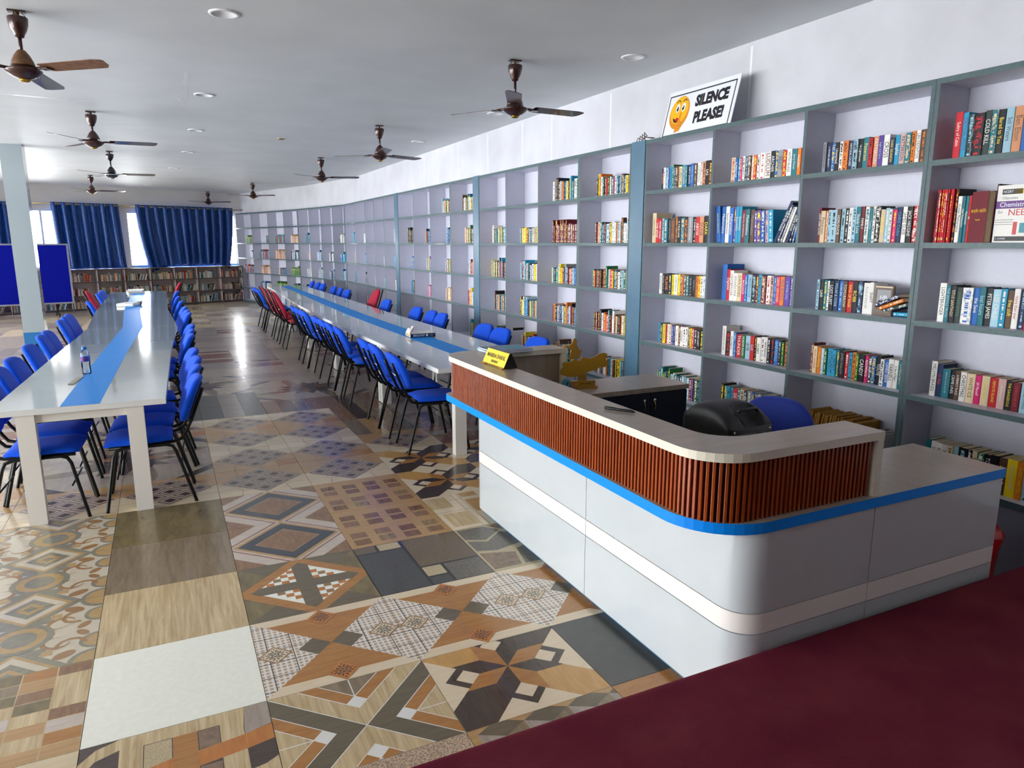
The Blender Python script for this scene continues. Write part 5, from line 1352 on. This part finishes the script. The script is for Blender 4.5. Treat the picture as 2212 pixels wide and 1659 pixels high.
for q in rim: V.append((V[q][0]*1.04, V[q][1]*1.04, .012))
b2 = len(V)
for q in rim: V.append((V[q][0]*.98, V[q][1]*.98, 0))
nr = len(rim)
for k in range(nr):
    k2 = (k+1) % nr; F.append((rim[k2], rim[k], b0+k, b0+k2)); F.append((b0+k2, b0+k, b1+k, b1+k2)); F.append((b1+k2, b1+k, b2+k, b2+k2))
F.append(tuple(b2+k for k in range(nr)))
m.add(V, F, 'speaker_black', True); m.build('body', sp)
MB().tube([(-.035,-.105,.222),(-.03,-.103,.232),(.07,-.103,.232),(.075,-.105,.222)], .009, 'speaker_black', 8).build('handle', sp)
MB().rbox(-.118, .118, -.158, -.146, .012, .165, .006, 'speaker_face').build('control_panel', sp)
pf = MB()
for a, b, c, d in ((-.075,.02,.135,.137),(-.075,.02,.088,.090),(-.075,-.073,.088,.137),(.018,.02,.088,.137)): pf.box(a, b, -.1595, -.158, c, d, 'ink_e')
pf.build('printed_frame', sp)
text('VERONIK', .014, 'print_white', (-.028, -.1597, .10), (1,0,0), (0,0,1), sp, 'lettering', 0, 'CENTER', 1)
text('Bass', .013, 'print_white', (.075, -.1597, .128), (1,0,0), (0,0,1), sp, 'lettering', 0, 'CENTER', 1, .3)
text('12V DC', .008, 'ink_e', (.075, -.1597, .098), (1,0,0), (0,0,1), sp, 'lettering')
MB().box(.04, .052, -.1595, -.157, .075, .10, 'ink_e').build('switch', sp)
MB().box(-.07, .01, -.1595, -.157, .04, .072, 'grey_paper').build('sticker', sp)
for x in (-.105, .105):
    for z in (.15,): 
        s = MB(); s.M = Matrix.Translation((x, -.158, z)) @ Matrix.Rotation(PI/2, 4, 'X'); s.lathe([(.006,0),(.006,.0015),(0,.002)], 'chrome', 10); s.build('screw', sp)
# office chair behind the counter
oc = thing('office_chair', 'blue office chair with a wide rounded back behind the counter', 'chair', (3.02, 2.86, 0), R(200))
m = MB(); n = 28; V = []; F = []
for d, k in ((-.02,.86),(-.008,.97),(.012,1),(.034,.97),(.045,.86)):
    for q in range(n):
        a = 2*PI*q/n; ca, sa = math.cos(a), math.sin(a); p = 2.9; r = (abs(ca)**p+abs(sa)**p)**(-1/p)
        y = .23*r*ca*k; z = .70+.195*r*sa*k; tw = 1-.16*max(0,(z-.70)/.195)
        V.append((-.05-.10*(z-.5)+d+.25*y*y, y*tw, z))
for i in range(4):
    for q in range(n): F.append((i*n+q, (i+1)*n+q, (i+1)*n+(q+1) % n, i*n+(q+1) % n))
F.append(tuple(range(n))); F.append(tuple(4*n+q for q in range(n-1,-1,-1)))
m.add(V, F, 'office_blue', True); m.build('backrest', oc)
MB().rbox(.0, .44, -.23, .23, .43, .50, .03, 'office_blue', 3).build('seat', oc)
MB().tube([(-.10,0,.62),(-.09,0,.45),(.0,0,.41),(.2,0,.41)], .02, 'tube_black', 8).build('back_stem', oc)
MB().tube([(.22,0,.43),(.22,0,.10)], .025, 'chrome', 12).build('gas_column', oc)
for q in range(5):
    a = q*2*PI/5; c, s = math.cos(a), math.sin(a)
    lg = MB().tube([(.22+.03*c,.03*s,.12),(.22+.28*c,.28*s,.07)], [.02,.014], 'tube_black', 8).build('leg', oc)
    w = MB(); w.M = Matrix.Translation((.22+.28*c,.28*s,.028)) @ Matrix.Rotation(a, 4, 'Z') @ Matrix.Rotation(PI/2, 4, 'X'); w.lathe([(.008,-.012),(.028,-.010),(.028,.010),(.008,.012)], 'black', 12); w.build('castor', lg)
# name plate
np_ = thing('name_plate', 'triangular yellow name plate on the far corner of the counter', 'name plate', (1.728, 3.73, 1.0452), R(-88.5))
# local x along the plate towards the near end, y inwards
L_ = .14; V = []
for x in (-L_, L_): V += [(x,-.045,.004),(x,.045,.004),(x,.006,.088),(x,-.006,.088)]
m = MB(); m.add(V, [(0,1,2,3)[::-1],(4,5,6,7),(1,5,6,2),(3,2,6,7),(0,1,5,4)], 'black'); m.build('body', np_)
sl_ = Vector((0,.039,.084)).normalized(); nrm = Vector((0,-.084,.039)).normalized()
m = MB(); o0 = Vector((0,-.045,.004))+nrm*.001
pv = [o0+Vector((-L_,0,0)), o0+Vector((L_,0,0)), o0+Vector((L_,0,0))+sl_*.0926, o0+Vector((-L_,0,0))+sl_*.0926]
m.add([tuple(p) for p in pv], [(0,1,2,3)], 'yellow'); m.build('yellow_face', np_)
text('MANISHA DHAKAL', .034, 'black', o0+sl_*.056+nrm*.0006, (1,0,0), sl_, np_, 'lettering', .0006, 'CENTER', .80)
text('LIBRARIAN', .022, 'black', o0+sl_*.024+nrm*.0006, (1,0,0), sl_, np_, 'lettering', .0001, 'CENTER', .80)
for x in (-L_+.02, L_-.03): MB().box(x-.025, x+.025, -.058, -.03, 0, .004, 'brass').build('foot_clip', np_)
MB().box(-L_, L_, -.049, -.044, .002, .010, 'brass').build('edge_rail', np_)
# brochures, pen, plaque, small things
for k, (x, y, a, lab) in enumerate(((2.0,4.225,4,'blue-covered brochure at the bottom of the pile behind the name plate'),(1.985,4.22,-3,'white-edged brochure in the middle of the pile behind the name plate'),(2.0,4.222,2,'grey and blue photo brochure on top of the pile behind the name plate'))):
    o = thing('brochure', lab, 'brochure', (x, y, 1.0453+.0082*k), R(a), 'brochures on the counter')
    MB().box(-.15, .15, -.11, .11, 0, .001, 'label_blue').box(-.15, .15, -.11, .11, .007, .008, 'brochure' if k == 2 else 'label_blue').build('cover', o)
    MB().box(-.149, .149, -.109, .109, .001, .007, 'paper').build('pages', o)
    if k == 2: MB().box(-.03, .12, -.06, .05, .0079, .0083, 'teal').build('cover_photo', o)
pn = thing('pen', 'black ballpoint pen lying on the counter top', 'pen', (1.70, 2.455, 1.0525), R(-58))
MB().tube([(-.07,0,0),(-.062,0,0),(.055,0,0),(.066,0,-.002),(.072,0,-.004)], [.005,.006,.0062,.004,.001], 'black', 10).build('barrel', pn)
MB().box(-.068, -.02, -.0015, .0015, .006, .0085, 'black').build('clip', pn)
pq = thing('trophy', 'golden wooden trophy shaped like a map with a small figure on it', 'trophy', (2.475, 4.02, .7873), R(-12))
MB().box(-.10, .10, -.03, .03, 0, .018, 'plaque_wood').box(-.085, .085, -.022, .022, .018, .055, 'plaque_wood').build('base', pq)
MB().box(-.055, .07, -.0235, -.022, .022, .05, 'plaque_yellow').build('name_strip', pq); text('स्मरण चिन्ह', .018, 'black', (.01, -.0239, .036), (1,0,0), (0,0,1), pq, 'lettering')
mp_ = [(-.150,.005),(-.155,.03),(-.135,.06),(-.142,.085),(-.12,.098),(-.10,.088),(-.06,.108),(-.02,.098),(0,.128),(.02,.118),(.05,.112),(.08,.122),(.12,.145),(.155,.150),(.175,.14),(.165,.10),(.178,.07),(.16,.045),(.13,.05),(.09,.028),(.05,.02),(.0,.0),(-.05,-.015),(-.10,-.012)]
m = MB(); m.M = Matrix.Translation((0,.006,.095)) @ Matrix.Rotation(PI/2, 4, 'X'); m.prism([(x,z*.95) for x,z in mp_], -.006, .006, 'plaque_yellow', 'plaque_wood'); m.build('map_board', pq)
MB().box(-.03, .03, -.004, .012, .05, .10, 'plaque_wood').build('neck', pq)
fg = [(-.035,.0),(.03,.0),(.045,.03),(.055,.062),(.035,.06),(.018,.095),(.012,.10),(.02,.12),(.008,.14),(-.006,.138),(-.012,.12),(-.02,.105),(-.045,.088),(-.062,.092),(-.06,.08),(-.038,.07),(-.02,.06)]
m = MB(); m.M = Matrix.Translation((-.055,.02,.20)) @ Matrix.Rotation(PI/2, 4, 'X'); m.prism(fg, -.005, .005, 'plaque_wood'); m.build('figure', pq)
tp = thing('tape_dispenser', 'small blue tape dispenser on the desk beside the trophy', 'tape dispenser', (2.30, 3.93, .7873), R(30))
MB().box(-.06, .06, -.025, .025, 0, .03, 'deep_blue').box(-.05, .02, -.022, .022, .03, .05, 'deep_blue').build('body', tp)
w = MB(); w.M = Matrix.Translation((-.01,0,.062)) @ Matrix.Rotation(PI/2, 4, 'X'); w.lathe([(.016,-.012),(.034,-.012),(.034,.012),(.016,.012),(.016,-.012)], 'teal', 18); w.build('tape_roll', tp)
eb = thing('eraser_block', 'small dark blue pointed paper holder inside the counter', 'paper holder', (2.20, 3.93, .7873), R(10))
MB().add([(-.04,-.03,0),(.04,-.03,0),(.04,.03,0),(-.04,.03,0),(-.01,-.01,.10),(.02,.01,.09)], [(3,2,1,0),(0,1,5,4),(1,2,5),(2,3,4,5),(3,0,4)], 'deep_blue').build('body', eb)
# swimming lid: waste bin with a red bag
bn = thing('waste_bin', 'waste bin lined with a shiny red plastic bag beside the counter end', 'bin', (3.47, 2.02, 0))
MB().lathe([(.0,.002),(.12,.0),(.15,.33),(.146,.33),(.117,.006)], 'black', 20).build('bucket', bn)
m = MB(); n = 26; V = []; F = []; rr = random.Random(2); hs = [(.151,.12),(.158,.22),(.168,.31),(.175,.37),(.16,.40),(.14,.365),(.135,.30)]
for r, z in hs:
    for q in range(n): V.append(((r+rr.uniform(-.009,.009))*math.cos(2*PI*q/n), (r+rr.uniform(-.009,.009))*math.sin(2*PI*q/n), z+rr.uniform(-.014,.014)+.02*math.sin(2*PI*q/n*2)))
for i in range(len(hs)-1):
    for q in range(n): F.append((i*n+q, i*n+(q+1) % n, (i+1)*n+(q+1) % n, (i+1)*n+q))
m.add(V, F, 'bag_red', True); m.build('red_bag', bn)
for q in range(3):
    m = MB(); a = R(205+q*16)
    m.tube([((.172+.006*(k % 2))*math.cos(a+.03*k), (.172+.006*(k % 2))*math.sin(a+.03*k), .34-.03*k) for k in range(7)], .0025, 'print_white', 5); m.build('bag_print', bn)
# envelopes and files on the shelf behind the office chair
RB2 = random.Random(9)
for k in range(9):
    y = 3.42-.062*k; o = thing('envelope_bundle', 'brown envelope bundle on the lowest visible shelf, %s from the far end' % ORD[k], 'envelopes', (FX+.05, y, LEV[5]+ET/2+.0005), -PI/2, 'brown envelopes on the low shelf')
    for q in range(3):
        a = .16+.05*RB2.random(); w = .012; x = .019*q; h = .185+.02*RB2.random()-(.05 if k > 6 else 0)
        m = MB(); m.M = Matrix.Translation((x, 0, .013*0+w*math.sin(a))) @ Matrix.Rotation(a, 4, 'Y'); m.box(0, w, 0, .19, 0, h, 'envelope' if k < 7 else 'grey_paper'); m.build('envelope', o)
# loose wires on top of the pillar
m = MB()
for k in range(4):
    m.tube([(FX+.05+.02*k, 5.50-.02*k, 2.628), (FX+.03, 5.44-.03*k, 2.66+.012*k), (FX+.04, 5.38-.02*k, 2.635+.01*k), (FX+.02, 5.33, 2.655), (FX+.06, 5.27-.01*k, 2.64)], .0035, 'black' if k % 2 else 'fan_dusty', 5)
tag(m.build('cable_tangle'), 'tangle of loose dark wires on top of the pillar beside the sign', 'cables')

# ------------------------------------------------------------------ silence sign standing on the bookcase
sg = thing('sign', 'white SILENCE PLEASE sign with a yellow shushing face on the bookcase top', 'sign', (FX+.035, S(2.035), 2.6205), -PI/2)
SW, SH, TL = .83, .375, .24                       # width, height, lean backwards
sup = Vector((0, math.sin(TL)*1.0, math.cos(TL))); sr = Vector((1,0,0)); sn = Vector((0,-math.cos(TL), math.sin(TL)))
def SP(x, z, d=0): return Vector((x,0,0))+sup*z+sn*d
def splate(x0, x1, z0, z1, d, mat, name, th=.003):
    m = MB(); v = [SP(x,z,d) for x,z in ((x0,z0),(x1,z0),(x1,z1),(x0,z1))]+[SP(x,z,d-th) for x,z in ((x0,z0),(x1,z0),(x1,z1),(x0,z1))]
    m.add(v, [(0,1,2,3),(7,6,5,4),(0,4,5,1),(1,5,6,2),(2,6,7,3),(3,7,4,0)], mat); return m.build(name, sg)
splate(-SW/2, SW/2, 0, SH, 0, 'print_white', 'board', .006)
bw = .010
for a, b, c, d in ((-SW/2+.015,SW/2-.03,SH-.045,SH-.045+bw),(-SW/2+.015,SW/2-.03,.006,.006+bw*.6),(-SW/2+.015,-SW/2+.015+bw,.006,SH-.036),(SW/2-.04,SW/2-.03,.006,SH-.036)): splate(a, b, c, d, .0008, 'ink_black', 'border', .0006)
text('SILENCE', .118, 'ink_black', SP(.135, .245, .001), sr, sup, sg, 'lettering', .0065, 'CENTER', .86, .0)
text('PLEASE!', .118, 'ink_black', SP(.135, .11, .001), sr, sup, sg, 'lettering', .0065, 'CENTER', .86, .0)
def disc(cx, cz, rx_, rz_, d, mat, name, n=28, rot=0, a0=0, a1=360):
    m = MB(); p = [SP(cx+rx_*math.cos(R(a0+(a1-a0)*k/n))*math.cos(rot)-rz_*math.sin(R(a0+(a1-a0)*k/n))*math.sin(rot), cz+rx_*math.cos(R(a0+(a1-a0)*k/n))*math.sin(rot)+rz_*math.sin(R(a0+(a1-a0)*k/n))*math.cos(rot), d) for k in range(n if a1-a0 == 360 else n+1)]
    m.add(p, [tuple(range(len(p)))], mat); return m.build(name, sg)
fx, fz = -.235, .185
disc(fx, fz, .122, .135, .0008, 'face_orange', 'face'); disc(fx-.005, fz+.02, .108, .112, .0011, 'face_yellow', 'face_highlight')
for s in (-1, 1):
    disc(fx+.005+s*.036, fz+.04, .024, .036, .0014, 'print_white', 'eye'); disc(fx+.003+s*.034, fz+.034, .013, .021, .0017, 'ink_black', 'pupil'); disc(fx-.001+s*.034, fz+.044, .004, .006, .002, 'print_white', 'glint')
    m = MB(); m.tube([tuple(SP(fx+.005+s*.04+dx, fz+.098+dz, .0016)) for dx, dz in ((-.02,-.012),(-.006,.004),(.012,.004),(.022,-.010))], .0035, 'ink_black', 5); m.build('eyebrow', sg)
disc(fx-.02, fz-.025, .05, .055, .0014, 'ink_black', 'mouth', 20, 0, 190, 300); disc(fx-.015, fz-.055, .022, .016, .0017, 'red_plain', 'tongue')
m = MB(); m.M = Matrix()
fin = [(-.03,-.16),(.03,-.15),(.055,-.11),(.05,-.075),(.02,-.07),(.022,.0),(.012,.01),(.002,.0),(-.008,-.08),(-.025,-.11)]
m.add([SP(fx+.012+x, fz+z-.004, .0022) for x, z in fin], [tuple(range(len(fin)-1,-1,-1))], 'face_orange'); m.build('hand', sg)
for k in range(2):
    m = MB(); m.tube([tuple(SP(fx+.03+dx, fz-.09-.025*k+dz, .0026)) for dx, dz in ((-.015,.0),(.0,.01),(.02,.004),(.03,-.008))], .0016, 'plaque_wood', 4); m.build('knuckle_line', sg)

# ------------------------------------------------------------------ ceiling fans
def fan(kind, label, x, y, ang, hz=2.87):
    t = thing('ceiling_fan', label, 'ceiling fan', (x, y, ZC), 0, 'ceiling fans')
    met = {'brown':'fan_brown','black':'fan_black','dusty':'fan_brown'}[kind]; bell = {'brown':'fan_brown','black':'fan_black','dusty':'fan_dusty'}[kind]
    z = hz-ZC
    MB().box(-.05, .05, -.025, .025, -.012, -.0002, 'fan_brown').build('ceiling_plate', t)
    MB().tube([(0,0,-.012),(0,0,-.05)], .013, 'fan_dusty', 8).build('hook', t)
    if kind == 'black': MB().lathe([(.012,-.155),(.022,-.15),(.05,-.10),(.062,-.055),(.056,-.048),(0,-.05)], met, 20).build('canopy', t)
    else: MB().lathe([(.013,-.165),(.026,-.163),(.030,-.148),(.046,-.12),(.057,-.085),(.060,-.045),(.056,-.04),(.0,-.05)], met, 20).build('canopy', t)
    wr_ = MB()
    for k in range(3): wr_.tube([(.02*math.cos(k*2),.02*math.sin(k*2),-.006),(.045*math.cos(k*2+.4),.045*math.sin(k*2+.4),-.025),(.025*math.cos(k*2+.9),.025*math.sin(k*2+.9),-.05)], .003, 'black', 5)
    wr_.build('wires', t)
    MB().tube([(0,0,-.15),(0,0,z+.10)], .0115, met, 10).build('down_rod', t)
    MB().lathe([(.016,z+.135),(.026,z+.128),(.046,z+.10),(.062,z+.065),(.070,z+.04),(.066,z+.036),(.0,z+.05)][::-1], bell, 20).build('bell_cover', t)
    MB().lathe([(.0,z-.055),(.03,z-.053),(.036,z-.044),(.062,z-.034),(.088,z-.016),(.106,z+.002),(.108,z+.010),(.098,z+.014),(.088,z+.012),(.072,z+.03),(.05,z+.036),(.0,z+.036)], met if kind != 'black' else 'fan_black', 28).build('motor', t)
    MB().lathe([(.0,z-.066),(.02,z-.064),(.03,z-.056),(.036,z-.050),(.03,z-.0495)], 'brass' if kind != 'black' else 'chrome', 18).build('bottom_cap', t)
    if kind == 'black': MB().lathe([(.107,z-.004),(.111,z+.002),(.111,z+.008),(.105,z+.012)], 'chrome', 28).build('trim_ring', t)
    for k in range(3):
        a = ang+k*2*PI/3
        b = MB(); prof = [(.165,-.055),(.18,-.062),(.60,-.068),(.655,-.055),(.665,-.04),(.645,.03),(.61,.062),(.20,.058),(.165,.04)]
        pit = R(-9)
        up = [(x, y*math.cos(pit), z+.018+y*math.sin(pit)) for x, y in prof]; dn = [(x, y, zz-.004) for x, y, zz in up]; n = len(up)
        b.add(up+dn, [tuple(range(n)), tuple(range(2*n-1,n-1,-1))]+[(q, n+q, n+(q+1) % n, (q+1) % n) for q in range(n)], ('fan_dusty' if kind == 'dusty' and k == 0 else met))
        bo = b.build('blade', t, None, (0,0,a))
        ir = MB().tube([(.08,0,z+.012),(.13,0,z+.016),(.18,.0,z+.012)], .011, 'chrome' if kind == 'black' else met, 6).box(.15, .215, -.03, .03, z+.004, z+.010, 'chrome' if kind == 'black' else met).build('blade_iron', bo)
    return t
A0 = R(-25.86)
FANS = [('dusty','brown ceiling fan nearest the camera, one dusty blade pointing to the aisle', -.717,5.893, -40, 2.856),
        ('brown','brown ceiling fan, second nearest in the row toward the grey pillar', -.60,9.82, -3, 2.88),
        ('black','glossy black ceiling fan with chrome trim in front of the grey pillar', -.637,13.84, -9, 2.85),
        ('brown','dark ceiling fan just beyond the glossy black fan', -1.285,18.79, 3, 2.88),
        ('dusty','small far ceiling fan above the middle window curtain', -1.79,23.0, -18, 2.89),
        ('brown','small far ceiling fan above the curtain at the bookcase corner', 1.358,23.3, -24, 2.92),
        ('brown','far ceiling fan in front of the bend in the tall bookcases', 2.184,19.42, -45, 2.90),
        ('brown','brown ceiling fan above the far end of the bookcase tables', 2.664,13.23, -22, 2.875),
        ('brown','ceiling fan with one blade pointing forward, above the bookcase tables', 2.644,9.36, 22, 2.85),
        ('brown','dark ceiling fan nearest the SILENCE sign', 2.756,5.626, 3, 2.84)]
for k, f in enumerate(FANS): fan(f[0], f[1], f[2], f[3], R(f[4]), f[5])

# ------------------------------------------------------------------ recessed lights
DL = [(.501,5.366),(.522,8.249),(.545,10.80),(.529,13.41),(.363,16.35),(.06,19.4),(-.19,21.4),(1.688,11.14),(3.572,5.116),(3.629,7.93),(3.56,10.55)]
DN = ['round recessed ceiling light nearest the camera over the aisle']+['round recessed ceiling light, %s nearest along the aisle line' % ORD[k] for k in range(1,7)]+['small yellowed ceiling light standing alone over the middle aisle','round recessed ceiling light above the SILENCE sign','round recessed ceiling light behind the blade of the square-covered fan','round recessed ceiling light beyond the second wall pillar']
for k, (x, y) in enumerate(DL):
    t = thing('downlight', DN[k], 'ceiling light', (x, y, ZC), 0, 'recessed ceiling lights'); r = .10 if k != 7 else .06
    MB().lathe([(r*.72,-.004),(r*.75,-.010),(r*.96,-.007),(r,-.0005)], 'lamp_white' if k != 7 else 'rod_gold', 28).build('trim_ring', t)
    MB().lathe([(0,-.003),(r*.74,-.003)], 'lamp_disc', 28).build('diffuser', t)
